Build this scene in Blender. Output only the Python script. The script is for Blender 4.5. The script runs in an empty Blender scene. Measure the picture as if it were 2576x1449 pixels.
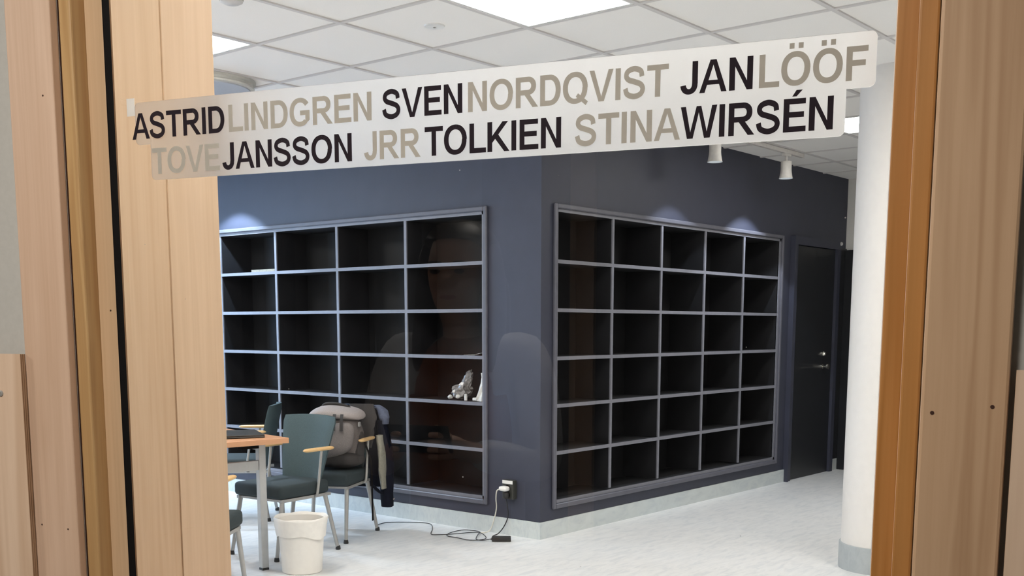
import bpy, bmesh, math, random
from mathutils import Vector, Matrix

random.seed(7)
PI = math.pi
S = bpy.context.scene
C = S.collection

# ------------------------------------------------------------------ camera
CAM = Vector((-5.433, -4.268, 1.351))
YAW = 0.8791            # angle of the room X axis seen from the camera's right axis
PITCH, ROLL = -0.1397, 0.0012
F_PX, CY_PX = 2757.66, 1209.44
cam_d = bpy.data.cameras.new('camera')
cam_d.sensor_fit = 'HORIZONTAL'
cam_d.sensor_width = 36.0
cam_d.lens = F_PX / 2576 * 36.0
cam_d.shift_y = (CY_PX - 724.5) / 2576
cam_d.clip_start = 0.02
cam = bpy.data.objects.new('camera', cam_d)
C.objects.link(cam)
Mh = Matrix(((math.cos(YAW), math.sin(YAW), 0), (-math.sin(YAW), math.cos(YAW), 0), (0, 0, 1)))
fwd = Mh @ Vector((0, math.cos(PITCH), math.sin(PITCH)))
up0 = Mh @ Vector((0, -math.sin(PITCH), math.cos(PITCH)))
rt0 = Mh @ Vector((1, 0, 0))
rt = rt0 * math.cos(ROLL) + up0 * math.sin(ROLL)
upv = up0 * math.cos(ROLL) - rt0 * math.sin(ROLL)
mw = Matrix((rt, upv, -fwd)).transposed().to_4x4()
mw.translation = CAM
cam.matrix_world = mw
S.camera = cam

# ------------------------------------------------------------------ world, exposure, light levels
world = bpy.data.worlds.new('world')
S.world = world
world.use_nodes = True
world.node_tree.nodes['Background'].inputs[0].default_value = (0.5, 0.55, 0.6, 1)
world.node_tree.nodes['Background'].inputs[1].default_value = 0.0
S.view_settings.view_transform = 'Standard'
S.view_settings.look = 'None'
S.view_settings.gamma = 1.0
S.view_settings.use_curve_mapping = False
S.view_settings.exposure = 0.0
S.cycles.max_bounces = 8
S.cycles.diffuse_bounces = 4
S.cycles.glossy_bounces = 3
S.cycles.transmission_bounces = 8
ROOM_PANEL = 31.0       # radiance of the room's ceiling panels
HALL_PANEL = 53.0        # radiance of the hall's ceiling panels
SPOT_W = 30.0           # watts of the track spots
FILL_GLOW = 10.0          # radiance of the cool fill glow in the added far window
SPOT_COOL = (0.58, 0.77, 1.0)

H = 2.70                # ceiling height
G0 = Vector((-4.201, -3.247, 0))       # window wall origin, local x along the glass, local y into the room
GROT = math.radians(-73.367)

# ------------------------------------------------------------------ helpers
def obj(name, mesh, mat=None, parent=None, loc=None, rotz=0.0):
    if isinstance(mesh, bmesh.types.BMesh):
        me = bpy.data.meshes.new(name)
        mesh.to_mesh(me)
        mesh.free()
        mesh = me
    o = bpy.data.objects.new(name, mesh)
    C.objects.link(o)
    if mat is not None and mesh is not None and len(mesh.materials) == 0:
        mesh.materials.append(mat)
    if parent is not None:
        o.parent = parent
    if loc is not None:
        o.location = loc
    if rotz:
        o.rotation_euler = (0, 0, rotz)
    return o

def tag(o, label, cat, group=None, kind=None):
    o['label'] = label
    o['category'] = cat
    if group:
        o['group'] = group
    if kind:
        o['kind'] = kind
    return o

def thing(name, label, cat, loc=(0, 0, 0), rotz=0.0, group=None, kind=None):
    o = bpy.data.objects.new(name, None)
    o.empty_display_size = 0.1
    C.objects.link(o)
    o.location = loc
    o.rotation_euler = (0, 0, rotz)
    return tag(o, label, cat, group, kind)

def dup(root, loc, rotz, label, group=None):
    r = root.copy(); C.objects.link(r)
    r.location = loc; r.rotation_euler = (0, 0, rotz)
    r['label'] = label
    if group:
        r['group'] = group
    for ch in list(root.children):
        c = ch.copy(); C.objects.link(c); c.parent = r
        for g in list(ch.children):
            d = g.copy(); C.objects.link(d); d.parent = c
    return r

def B():
    return bmesh.new()

def box(bm, x0, x1, y0, y1, z0, z1, M=None, bevel=0.0, seg=2):
    n0 = len(bm.verts)
    vs = [bm.verts.new((x, y, z)) for x in (x0, x1) for y in (y0, y1) for z in (z0, z1)]
    idx = [(0, 1, 3, 2), (4, 6, 7, 5), (0, 4, 5, 1), (2, 3, 7, 6), (0, 2, 6, 4), (1, 5, 7, 3)]
    fs = [bm.faces.new([vs[i] for i in f]) for f in idx]
    geom = vs
    if bevel > 0:
        es = list({e for f in fs for e in f.edges})
        r = bmesh.ops.bevel(bm, geom=es, offset=bevel, segments=seg, profile=0.5, affect='EDGES')
        geom = list({v for f in r['faces'] for v in f.verts} | {v for v in vs if v.is_valid})
    if M is not None:
        bm.verts.index_update()
        for v in list(bm.verts)[n0:] if bevel == 0 else geom:
            v.co = M @ v.co
    return geom

def bx(x0, x1, y0, y1, z0, z1, bevel=0.0, seg=2):
    bm = B(); box(bm, x0, x1, y0, y1, z0, z1, None, bevel, seg); return bm

def smooth(o, angle=None):
    for p in o.data.polygons:
        p.use_smooth = True
    if angle is not None:
        o.data.set_sharp_from_angle(angle=math.radians(angle))
    return o

def loft(bm, rings, cap=True, closed=True):
    vr = [[bm.verts.new(p) for p in r] for r in rings]
    n = len(rings[0])
    for a, b in zip(vr[:-1], vr[1:]):
        for i in range(n if closed else n - 1):
            j = (i + 1) % n
            bm.faces.new((a[i], a[j], b[j], b[i]))
    if cap and closed:
        bm.faces.new(list(reversed(vr[0])))
        bm.faces.new(vr[-1])
    return vr

def tube(bm, pts, r, seg=10, cap=True):
    pts = [Vector(p) for p in pts]
    rs = r if isinstance(r, (list, tuple)) else [r] * len(pts)
    rings = []
    prev = None
    for i, p in enumerate(pts):
        if i == 0: t = pts[1] - p
        elif i == len(pts) - 1: t = p - pts[i - 1]
        else: t = (pts[i + 1] - p).normalized() + (p - pts[i - 1]).normalized()
        t.normalize()
        if prev is None:
            a = Vector((0, 0, 1)) if abs(t.z) < 0.9 else Vector((1, 0, 0))
        else:
            a = prev
        u = (a - t * a.dot(t)).normalized()
        prev = u
        w = t.cross(u)
        rings.append([p + (u * math.cos(2 * PI * k / seg) + w * math.sin(2 * PI * k / seg)) * rs[i] for k in range(seg)])
    loft(bm, rings, cap)

def spline(ctrl, n=8):
    P = [Vector(p) for p in ctrl]
    P = [P[0] * 2 - P[1]] + P + [P[-1] * 2 - P[-2]]
    out = []
    for i in range(1, len(P) - 2):
        for k in range(n):
            t = k / n
            a, b, c, d = P[i - 1], P[i], P[i + 1], P[i + 2]
            out.append(0.5 * ((2 * b) + (c - a) * t + (2 * a - 5 * b + 4 * c - d) * t * t + (3 * b - a - 3 * c + d) * t ** 3))
    out.append(P[-2])
    return out

def lathe(bm, prof, seg=32, cap=True, M=None):
    rings = [[Vector((r * math.cos(2 * PI * k / seg), r * math.sin(2 * PI * k / seg), z)) for k in range(seg)] for r, z in prof]
    if M is not None:
        rings = [[M @ v for v in r] for r in rings]
    loft(bm, rings, cap)

def poly(bm, pts2, z0, z1, axis='z'):
    """extruded polygon; axis z: pts are (x,y); axis y: pts are (x,z); axis x: pts are (y,z)"""
    def mk(p, d):
        if axis == 'z': return (p[0], p[1], d)
        if axis == 'y': return (p[0], d, p[1])
        return (d, p[0], p[1])
    loft(bm, [[mk(p, z0) for p in pts2], [mk(p, z1) for p in pts2]])

def fixn(o):
    bm = bmesh.new(); bm.from_mesh(o.data)
    bmesh.ops.recalc_face_normals(bm, faces=bm.faces)
    bm.to_mesh(o.data); bm.free()
    return o

# ------------------------------------------------------------------ materials
def nmat(name):
    m = bpy.data.materials.new(name); m.use_nodes = True
    return m, m.node_tree.nodes, m.node_tree.links, m.node_tree.nodes['Principled BSDF']

def ramp(n, stops):
    r = n.new('ShaderNodeValToRGB')
    e = r.color_ramp.elements
    e[0].position, e[0].color = stops[0][0], (*stops[0][1], 1)
    e[1].position, e[1].color = stops[-1][0], (*stops[-1][1], 1)
    for p, c in stops[1:-1]:
        k = e.new(p); k.color = (*c, 1)
    return r

def plain(name, col, rough=0.5, metal=0.0, var=0.06, scale=40, bump=0.0, spec=0.5):
    m, n, l, p = nmat(name)
    tc = n.new('ShaderNodeTexCoord'); nz = n.new('ShaderNodeTexNoise')
    nz.inputs['Scale'].default_value = scale; nz.inputs['Detail'].default_value = 3
    l.new(tc.outputs['Object'], nz.inputs['Vector'])
    a = tuple(max(0, c * (1 - var)) for c in col); b = tuple(min(1, c * (1 + var)) for c in col)
    r = ramp(n, [(0.3, a), (0.7, b)])
    l.new(nz.outputs['Fac'], r.inputs['Fac']); l.new(r.outputs['Color'], p.inputs['Base Color'])
    p.inputs['Roughness'].default_value = rough; p.inputs['Metallic'].default_value = metal
    p.inputs['Specular IOR Level'].default_value = spec
    if bump > 0:
        b_ = n.new('ShaderNodeBump'); b_.inputs['Strength'].default_value = bump; b_.inputs['Distance'].default_value = 0.002
        l.new(nz.outputs['Fac'], b_.inputs['Height']); l.new(b_.outputs['Normal'], p.inputs['Normal'])
    return m

def wood(name, dark, light, scale=1.0, seed=0.0, rough=0.5, streak=0.5, axis=2):
    """planed softwood, grain along the given object axis"""
    m, n, l, p = nmat(name)
    tc = n.new('ShaderNodeTexCoord'); mp = n.new('ShaderNodeMapping')
    sc = [9.0 * scale] * 3; sc[axis] = 0.5 * scale
    mp.inputs['Scale'].default_value = sc; mp.inputs['Location'].default_value = (seed, seed * 1.7, seed * 0.6)
    l.new(tc.outputs['Object'], mp.inputs['Vector'])
    n1 = n.new('ShaderNodeTexNoise'); n1.inputs['Scale'].default_value = 2.2; n1.inputs['Detail'].default_value = 2; n1.inputs['Distortion'].default_value = 0.6
    l.new(mp.outputs['Vector'], n1.inputs['Vector'])
    mp2 = n.new('ShaderNodeMapping'); s2 = [90.0 * scale] * 3; s2[axis] = 2.2 * scale
    mp2.inputs['Scale'].default_value = s2
    l.new(tc.outputs['Object'], mp2.inputs['Vector'])
    n2 = n.new('ShaderNodeTexNoise'); n2.inputs['Scale'].default_value = 2.0; n2.inputs['Detail'].default_value = 4
    l.new(mp2.outputs['Vector'], n2.inputs['Vector'])
    mu = n.new('ShaderNodeMath'); mu.operation = 'MULTIPLY'; mu.inputs[1].default_value = 26.0
    l.new(n1.outputs['Fac'], mu.inputs[0])
    si = n.new('ShaderNodeMath'); si.operation = 'SINE'; l.new(mu.outputs[0], si.inputs[0])
    ma = n.new('ShaderNodeMath'); ma.operation = 'MULTIPLY_ADD'; ma.inputs[1].default_value = 0.22 * streak; ma.inputs[2].default_value = 0.36
    l.new(si.outputs[0], ma.inputs[0])
    ad = n.new('ShaderNodeMath'); ad.operation = 'MULTIPLY_ADD'; ad.inputs[1].default_value = 0.45
    l.new(n2.outputs['Fac'], ad.inputs[0]); l.new(ma.outputs[0], ad.inputs[2])
    r = ramp(n, [(0.2, dark), (0.8, light)])
    l.new(ad.outputs[0], r.inputs['Fac']); l.new(r.outputs['Color'], p.inputs['Base Color'])
    p.inputs['Roughness'].default_value = rough
    b_ = n.new('ShaderNodeBump'); b_.inputs['Strength'].default_value = 0.05; b_.inputs['Distance'].default_value = 0.001
    l.new(n2.outputs['Fac'], b_.inputs['Height']); l.new(b_.outputs['Normal'], p.inputs['Normal'])
    return m

def lino(name, base, vein, tint, rough=0.35):
    """marbled linoleum: elongated cloudy flecks"""
    m, n, l, p = nmat(name)
    tc = n.new('ShaderNodeTexCoord'); mp = n.new('ShaderNodeMapping')
    mp.inputs['Rotation'].default_value = (0, 0, math.radians(8)); mp.inputs['Scale'].default_value = (4.0, 17.0, 9.0)
    l.new(tc.outputs['Object'], mp.inputs['Vector'])
    a = n.new('ShaderNodeTexNoise'); a.inputs['Scale'].default_value = 1.6; a.inputs['Detail'].default_value = 6; a.inputs['Roughness'].default_value = 0.68; a.inputs['Distortion'].default_value = 0.8
    l.new(mp.outputs['Vector'], a.inputs['Vector'])
    b = n.new('ShaderNodeTexNoise'); b.inputs['Scale'].default_value = 1.1; b.inputs['Detail'].default_value = 3
    l.new(tc.outputs['Object'], b.inputs['Vector'])
    r1 = ramp(n, [(0.38, vein), (0.5, base), (0.66, tuple(min(1, c * 1.06) for c in base))])
    l.new(a.outputs['Fac'], r1.inputs['Fac'])
    mx = n.new('ShaderNodeMixRGB'); mx.blend_type = 'MULTIPLY'; mx.inputs['Color2'].default_value = (*tint, 1)
    r2 = ramp(n, [(0.45, (0, 0, 0)), (0.75, (1, 1, 1))]); l.new(b.outputs['Fac'], r2.inputs['Fac'])
    l.new(r2.outputs['Color'], mx.inputs['Fac']); l.new(r1.outputs['Color'], mx.inputs['Color1'])
    l.new(mx.outputs['Color'], p.inputs['Base Color'])
    p.inputs['Roughness'].default_value = rough
    return m

def emit(name, col, strength):
    m, n, l, p = nmat(name)
    p.inputs['Base Color'].default_value = (0.8, 0.8, 0.8, 1)
    p.inputs['Emission Color'].default_value = (*col, 1)
    p.inputs['Emission Strength'].default_value = strength
    return m

def glass_pane(name):
    m, n, l, p = nmat(name)
    n.remove(p)
    out = n['Material Output']
    tr = n.new('ShaderNodeBsdfTransparent'); tr.inputs[0].default_value = (0.95, 0.965, 0.955, 1)
    gl = n.new('ShaderNodeBsdfGlossy'); gl.inputs['Roughness'].default_value = 0.0
    fr = n.new('ShaderNodeFresnel'); fr.inputs['IOR'].default_value = 1.5
    # two faces of one pane reflect about twice what one face does
    mu = n.new('ShaderNodeMath'); mu.operation = 'MULTIPLY'; mu.inputs[1].default_value = 1.6; mu.use_clamp = True
    l.new(fr.outputs[0], mu.inputs[0])
    mx = n.new('ShaderNodeMixShader')
    l.new(mu.outputs[0], mx.inputs[0]); l.new(tr.outputs[0], mx.inputs[1]); l.new(gl.outputs[0], mx.inputs[2])
    # sparse dust specks
    tc = n.new('ShaderNodeTexCoord'); vo = n.new('ShaderNodeTexVoronoi'); vo.inputs['Scale'].default_value = 26
    l.new(tc.outputs['Object'], vo.inputs['Vector'])
    th = n.new('ShaderNodeMath'); th.operation = 'LESS_THAN'
    wn = n.new('ShaderNodeSeparateColor'); l.new(vo.outputs['Color'], wn.inputs[0])
    rr = n.new('ShaderNodeMath'); rr.operation = 'MULTIPLY_ADD'; rr.inputs[1].default_value = 0.11; rr.inputs[2].default_value = -0.068
    l.new(wn.outputs[0], rr.inputs[0]); l.new(vo.outputs['Distance'], th.inputs[0]); l.new(rr.outputs[0], th.inputs[1])
    df = n.new('ShaderNodeBsdfDiffuse'); df.inputs[0].default_value = (0.8, 0.8, 0.8, 1)
    mf = n.new('ShaderNodeMath'); mf.operation = 'MULTIPLY'; mf.inputs[1].default_value = 0.35; l.new(th.outputs[0], mf.inputs[0])
    m2 = n.new('ShaderNodeMixShader'); l.new(mf.outputs[0], m2.inputs[0]); l.new(mx.outputs[0], m2.inputs[1]); l.new(df.outputs[0], m2.inputs[2])
    l.new(m2.outputs[0], out.inputs[0])
    return m

def film(name):
    """frosted window film: scatters what is behind it"""
    m, n, l, p = nmat(name)
    n.remove(p)
    out = n['Material Output']
    rf = n.new('ShaderNodeBsdfRefraction'); rf.inputs['Roughness'].default_value = 0.62; rf.inputs['IOR'].default_value = 1.45
    rf.inputs['Color'].default_value = (1, 1, 1, 1)
    df = n.new('ShaderNodeBsdfDiffuse'); df.inputs[0].default_value = (0.93, 0.91, 0.9, 1)
    b = n.new('ShaderNodeMixShader'); b.inputs[0].default_value = 0.14
    l.new(rf.outputs[0], b.inputs[1]); l.new(df.outputs[0], b.inputs[2])
    l.new(b.outputs[0], out.inputs[0])
    return m

M_CASING = wood('pine_casing', (0.52, 0.34, 0.225), (0.68, 0.49, 0.365), 1.0, 1.3, 0.45, 0.35)
M_FRAME = wood('oiled_pine_frame', (0.42, 0.24, 0.095), (0.58, 0.38, 0.18), 1.1, 5.1, 0.4, 0.7)
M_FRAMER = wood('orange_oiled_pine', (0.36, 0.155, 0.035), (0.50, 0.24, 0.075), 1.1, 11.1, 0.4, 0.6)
M_SASH = wood('pine_sash', (0.52, 0.34, 0.195), (0.66, 0.47, 0.30), 1.0, 8.2, 0.45, 0.3)
M_JAMB = wood('pine_jamb', (0.48, 0.315, 0.185), (0.62, 0.445, 0.295), 0.8, 2.7, 0.45, 0.35)
M_JAMB2 = wood('pine_lining', (0.52, 0.355, 0.22), (0.66, 0.48, 0.33), 0.8, 4.4, 0.45, 0.35)
M_PLY = wood('plywood_face', (0.56, 0.38, 0.25), (0.74, 0.56, 0.42), 0.6, 9.4, 0.5, 0.8)
M_PLYEDGE = wood('plywood_edge', (0.16, 0.085, 0.04), (0.34, 0.21, 0.12), 2.0, 3.3, 0.7, 0.8)
M_TABLE = wood('beech_tabletop', (0.50, 0.24, 0.12), (0.62, 0.33, 0.18), 1.0, 6.0, 0.35, 0.3, 0)
M_ARM = wood('beech_armrest', (0.60, 0.36, 0.14), (0.76, 0.50, 0.24), 2.0, 1.0, 0.35, 0.3, 0)
M_BLACK = plain('black_rubber', (0.006, 0.005, 0.005), 0.9, spec=0.08)
M_HOLE = plain('dark_nail_hole', (0.05, 0.02, 0.012), 0.9)
M_GREYWALL = plain('grey_hall_paint', (0.47, 0.465, 0.44), 0.8, var=0.03, scale=120, bump=0.05)
M_WHITE = plain('white_wall_paint', (0.74, 0.72, 0.69), 0.7, var=0.02, scale=60)
M_COLUMN = plain('white_column_paint', (0.73, 0.695, 0.66), 0.6, var=0.02, scale=30)
M_NAVY = plain('navy_wall_paint', (0.038, 0.041, 0.064), 0.55, var=0.05, scale=8)
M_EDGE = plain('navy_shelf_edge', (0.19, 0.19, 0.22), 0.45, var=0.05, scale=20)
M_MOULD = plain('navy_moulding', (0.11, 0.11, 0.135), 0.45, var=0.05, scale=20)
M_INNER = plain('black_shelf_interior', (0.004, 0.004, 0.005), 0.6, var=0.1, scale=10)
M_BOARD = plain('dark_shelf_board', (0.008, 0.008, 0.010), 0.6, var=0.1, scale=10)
M_DOOR = plain('black_door_paint', (0.012, 0.013, 0.016), 0.4, var=0.1, scale=10)
M_FLOOR = lino('pale_marbled_linoleum', (0.755, 0.745, 0.73), (0.66, 0.665, 0.665), (0.97, 0.985, 1.0))
M_SKIRT = lino('blue_grey_linoleum_skirting', (0.61, 0.645, 0.635), (0.55, 0.59, 0.60), (0.94, 0.97, 1.0), 0.45)
M_SKIRT2 = lino('grey_linoleum_skirting', (0.40, 0.425, 0.43), (0.37, 0.395, 0.405), (0.96, 0.98, 1.0), 0.5)
M_HALLFLOOR = plain('hall_floor_covering', (0.16, 0.15, 0.14), 0.6, var=0.1)
M_TILE = plain('white_mineral_tile', (0.86, 0.84, 0.815), 0.9, var=0.025, scale=300, bump=0.1)
M_TBAR = plain('grey_ceiling_bar', (0.62, 0.60, 0.59), 0.6, var=0.02)
M_SLAB = plain('ceiling_void', (0.35, 0.34, 0.33), 0.9)
M_PANEL = emit('light_diffuser', (1.0, 0.965, 0.915), ROOM_PANEL)
M_HPANEL = emit('hall_light_diffuser', (1.0, 0.93, 0.84), HALL_PANEL)
M_FILLPANE = emit('fill_glow_pane', (0.36, 0.63, 1.0), FILL_GLOW)  # glowing pane of the added window, a cool fill
M_LFRAME = plain('white_light_frame', (0.8, 0.8, 0.79), 0.5)
M_LAMP = plain('white_lamp_metal', (0.74, 0.71, 0.67), 0.4)
M_LENS = emit('spot_lens', SPOT_COOL, 4.0)
M_GLASS = glass_pane('window_glass')
M_FILM = film('frosted_film')
M_LETD = plain('dark_vinyl', (0.016, 0.010, 0.016), 0.75, spec=0.2)
M_LETL = plain('beige_grey_vinyl', (0.43, 0.405, 0.355), 0.7)
M_FABRIC = plain('dark_green_upholstery', (0.026, 0.038, 0.041), 0.85, var=0.25, scale=400, bump=0.3)
M_FABRICB = plain('teal_green_upholstery', (0.050, 0.078, 0.084), 0.8, var=0.25, scale=400, bump=0.3)
M_STEEL = plain('grey_lacquered_steel', (0.40, 0.39, 0.37), 0.4, 0.35, var=0.04)
M_STEELT = plain('silver_table_steel', (0.47, 0.47, 0.46), 0.45, 0.25, var=0.03)
M_FOOT = plain('black_plastic_foot', (0.015, 0.015, 0.015), 0.5)
M_BIN = plain('white_plastic_bin', (0.80, 0.76, 0.70), 0.45, var=0.02)
M_LINER = plain('white_bin_liner', (0.84, 0.80, 0.74), 0.35, var=0.03, bump=0.2)
M_LAPTOP = plain('dark_laptop_shell', (0.05, 0.048, 0.045), 0.4, 0.2)
M_BAG = plain('grey_brown_canvas', (0.125, 0.105, 0.098), 0.85, var=0.2, scale=250, bump=0.3)
M_BAGL = plain('pale_grey_canvas', (0.32, 0.275, 0.26), 0.85, var=0.15, scale=250, bump=0.3)
M_BAGD = plain('dark_canvas', (0.035, 0.030, 0.028), 0.85, var=0.2, scale=250, bump=0.3)
M_NAVYCLOTH = plain('navy_jacket_cloth', (0.006, 0.007, 0.014), 0.95, var=0.3, scale=60, bump=0.3, spec=0.12)
M_BLUECLOTH = plain('blue_grey_lining', (0.10, 0.115, 0.17), 0.8, var=0.2, scale=60, bump=0.3)
M_BEIGE = plain('beige_lining', (0.27, 0.25, 0.20), 0.8, var=0.15, scale=60, bump=0.3)
M_CORD = plain('black_cord', (0.02, 0.022, 0.025), 0.5)
M_WCORD = plain('white_cord', (0.72, 0.69, 0.60), 0.45)
M_SOCKET = plain('black_socket', (0.045, 0.045, 0.038), 0.4)
M_PLUG = plain('white_plug', (0.85, 0.82, 0.78), 0.4)
M_CHROME = plain('polished_steel', (0.85, 0.83, 0.76), 0.15, 1.0, var=0.02)
M_PAPER = plain('white_paper', (0.80, 0.78, 0.74), 0.6, var=0.03)
M_PLASTIC = plain('crumpled_clear_plastic', (0.24, 0.225, 0.215), 0.2, var=0.45, scale=35, bump=0.6)
M_DISC = plain('blue_grey_felt', (0.40, 0.42, 0.46), 0.9, var=0.05, scale=200, bump=0.1)
M_DISCRIM = plain('pale_disc_rim', (0.55, 0.54, 0.50), 0.5)
M_CURTAIN = plain('dark_grey_curtain', (0.055, 0.056, 0.062), 0.9, var=0.2, scale=3)
M_DETECT = plain('white_detector_plastic', (0.60, 0.585, 0.58), 0.4)

# ================================================================== THE SETTING
tag(obj('floor', bx(-9, 6, -9, 6.2, -0.05, 0.0), M_FLOOR), 'pale marbled linoleum floor of the room', 'floor', kind='structure')

X0S, X1S, XB = 0.0, 0.30, 0.42      # left shelf: face plane, back, block
L_Y0, L_DY, L_N = 0.483, 0.7020, 6
R_X0, R_DX, R_N = 0.169, 0.6155, 5
ROW0, DROW = 2.0644, 0.30470
rows = [ROW0 - DROW * i for i in range(7)]
zt, zb = rows[0], rows[-1]
LY1 = L_Y0 + L_DY * L_N
RX1 = R_X0 + R_DX * R_N
TH = 0.023                          # board thickness

# left navy wall (plane X=0) with the shelf opening left free
w = B()
box(w, 0, 0.10, 0.10, 5.2, 0, zb - 0.012)
box(w, 0, 0.10, 0.10, 5.2, zt + 0.012, H + 0.02)
box(w, 0, 0.10, 0.0, L_Y0 - 0.006, zb - 0.012, zt + 0.012)
box(w, 0, 0.10, 0.0, 0.10, 0, zb - 0.012)
box(w, 0, 0.10, 0.0, 0.10, zt + 0.012, H + 0.02)
box(w, 0, 0.10, LY1 + 0.006, 5.2, zb - 0.012, zt + 0.012)
tag(obj('wall_left', w, M_NAVY), 'dark navy wall around the wider shelf grid', 'wall', kind='structure')
# right navy wall (plane Y=0)
w = B()
XE = 4.61
box(w, 0.10, XE, 0, 0.10, 0, zb - 0.012)
box(w, 0.10, XE, 0, 0.10, zt + 0.012, H + 0.02)
box(w, 0.10, R_X0 - 0.006, 0, 0.10, zb - 0.012, zt + 0.012)
box(w, RX1 + 0.006, 3.52, 0, 0.10, zb - 0.012, zt + 0.012)
box(w, 4.40, XE, 0, 0.10, zb - 0.012, zt + 0.012)
box(w, 3.52, 4.40, 0.07, 0.10, zb - 0.012, zt + 0.012)
tag(obj('wall_right', w, M_NAVY), 'dark navy wall around the narrower shelf grid and door', 'wall', kind='structure')
# end wall, side walls of the room (mostly out of view)
tag(obj('wall_end', bx(XE, XE + 0.1, -5.1, 0.1, 0, H + 0.02), M_WHITE), 'white end wall beyond the column', 'wall', kind='structure')
tag(obj('wall_side', bx(-3.55, XE + 0.1, -5.2, -5.1, 0, H + 0.02), M_WHITE), 'white side wall of the room behind the column', 'wall', kind='structure')
w = B()
for x0, x1, z0, z1 in ((-6.62, -3.3, 0, H + 0.02), (-0.7, 0.1, 0, H + 0.02), (-3.3, -0.7, 0, 0.85), (-3.3, -0.7, 2.3, H + 0.02)):
    box(w, x0, x1, 5.2, 5.3, z0, z1)
tag(obj('wall_far', w, M_WHITE), 'white wall with an added glowing window at the far end', 'wall', kind='structure')
w2 = thing('window_fill', 'added white framed window giving cool fill light at the far end', 'window', (-2.0, 5.25, 0), 0, None, 'structure')  # unseen window, added to throw cool light on the left wall
a = B()
for x0, x1, z0, z1 in ((-1.3, -1.24, 0.85, 2.3), (1.24, 1.3, 0.85, 2.3), (-0.03, 0.03, 0.91, 2.24), (-1.24, 1.24, 0.85, 0.91), (-1.24, 1.24, 2.24, 2.3)):
    box(a, x0, x1, -0.03, 0.03, z0, z1)
obj('window_frame', a, M_LFRAME, w2)
for x0, x1 in ((-1.24, -0.03), (0.03, 1.24)):
    obj('pane', bx(x0, x1, -0.004, 0.004, 0.91, 2.24), M_FILLPANE, w2)

# skirting
SK = 0.109
w = B()
box(w, -0.010, 0, -0.010, 5.2, 0, SK)
tag(obj('baseboard_left', w, M_SKIRT), 'pale blue grey marbled skirting below the wider shelf grid', 'skirting', kind='structure')
w = B()
box(w, 0, 3.466, -0.010, 0, 0, SK)
box(w, 4.44, XE, -0.010, 0, 0, SK)
tag(obj('baseboard_right', w, M_SKIRT), 'pale grey marbled skirting below the narrower shelf grid', 'skirting', kind='structure')

# ------------------------------------------------------------------ ceiling: slab, bars, tiles
ceil = tag(obj('ceiling', bx(-9, 6, -9, 6.2, H + 0.03, H + 0.08), M_SLAB), 'white suspended ceiling of square tiles in a grey grid', 'ceiling', kind='structure')
GX, GY = -1.946, 0.826             # a grid crossing
PANELS = [(-2, 0)]                 # tile indices (ix,iy) holding light panels, tile spans GX+.6ix .. +.6
def tile_x(i): return GX + 0.6 * i
def tile_y(j): return GY + 0.6 * j
panel_tiles = {(-1, -1): 'cut by the wooden frame over the table', (0, -4): 'large in the tiles above the lettering',
               (6, -4): 'beside the white column near the door', (-4, -4): 'nearer the window wall',
               (0, 3): 'over the far end of the shelf wall', (-4, 1): 'on the window side above the table',
               (-4, 5): 'at the far end on the window side', (2, -7): 'behind the column', (-3, -7): 'at the side wall'}
IX0, IX1, IY0, IY1 = -7, 11, -10, 7
def in_room(x, y):
    d = Vector((x, y, 0)) - G0
    n = d.x * 0.958 + d.y * 0.286
    return n > 0.55 and not (x > 0 and y > 0) and x < 4.72 and -5.1 < y < 5.2
bar = B()
box(bar, 0, 1.0, -0.012, 0.012, 0, 0.03)
bar_me = bpy.data.meshes.new('grid_bar'); bar.to_mesh(bar_me); bar.free(); bar_me.materials.append(M_TBAR)
for i in range(IX0, IX1 + 1):      # bars running along Y
    o = obj('grid_bar', bar_me, None, ceil, (tile_x(i), -5.1 if tile_x(i) > -3.6 else -3.0, H), PI / 2)
    y0 = -5.1 if tile_x(i) > -3.6 else -3.0
    y1 = 0.0 if tile_x(i) > 0 else 5.2
    o.location.y = y0; o.scale.x = y1 - y0
for j in range(IY0, IY1 + 1):      # bars along X
    y = tile_y(j)
    x1 = 0.0 if y > 0 else XE
    n0 = G0 + Vector((0.958, 0.286, 0)) * 0.3
    u = (y - n0.y) / -0.958
    x0 = n0.x + 0.286 * u
    o = obj('grid_bar', bar_me, None, ceil, (x0, y, H - 0.0005), 0)
    o.scale.x = x1 - x0
tl = B(); box(tl, 0.0122, 0.5878, 0.0122, 0.5878, 0, 0.015)
tile_me = bpy.data.meshes.new('ceiling_tile'); tl.to_mesh(tile_me); tl.free(); tile_me.materials.append(M_TILE)
cut_tiles = []
for i in range(IX0, IX1):
    for j in range(IY0, IY1):
        x, y = tile_x(i), tile_y(j)
        if (i, j) in panel_tiles:
            continue
        if not in_room(x + 0.3, y + 0.3):
            continue
        # clip tiles against the navy block
        x1, y1 = min(x + 0.6, XE), y + 0.6
        if x < 0 < x1 and y1 > 0.02 and y >= -0.02:
            x1 = 0.0
        if x > -0.2 and y < 0 < y1:
            y1 = 0.0
        o = obj('ceiling_tile', tile_me, None, ceil, (x, y, H + 0.006))
        if x1 < x + 0.59: o.scale.x = (x1 - x) / 0.6
        if y1 < y + 0.59: o.scale.y = (y1 - y) / 0.6
# narrow cut strip of tiles against the window wall
w = B()
ca, sa = math.cos(GROT), math.sin(GROT)
for a, b in ((0.26, 1.05),):
    P = [G0 + Vector((ca * u - sa * n, sa * u + ca * n, 0)) for u, n in ((-9, a), (2.0, a), (2.0, b), (-9, b))]
    poly(w, [(p.x, p.y) for p in P], H + 0.022, H + 0.028)
fixn(obj('cut_tile_strip', w, M_TILE, ceil))

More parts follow.
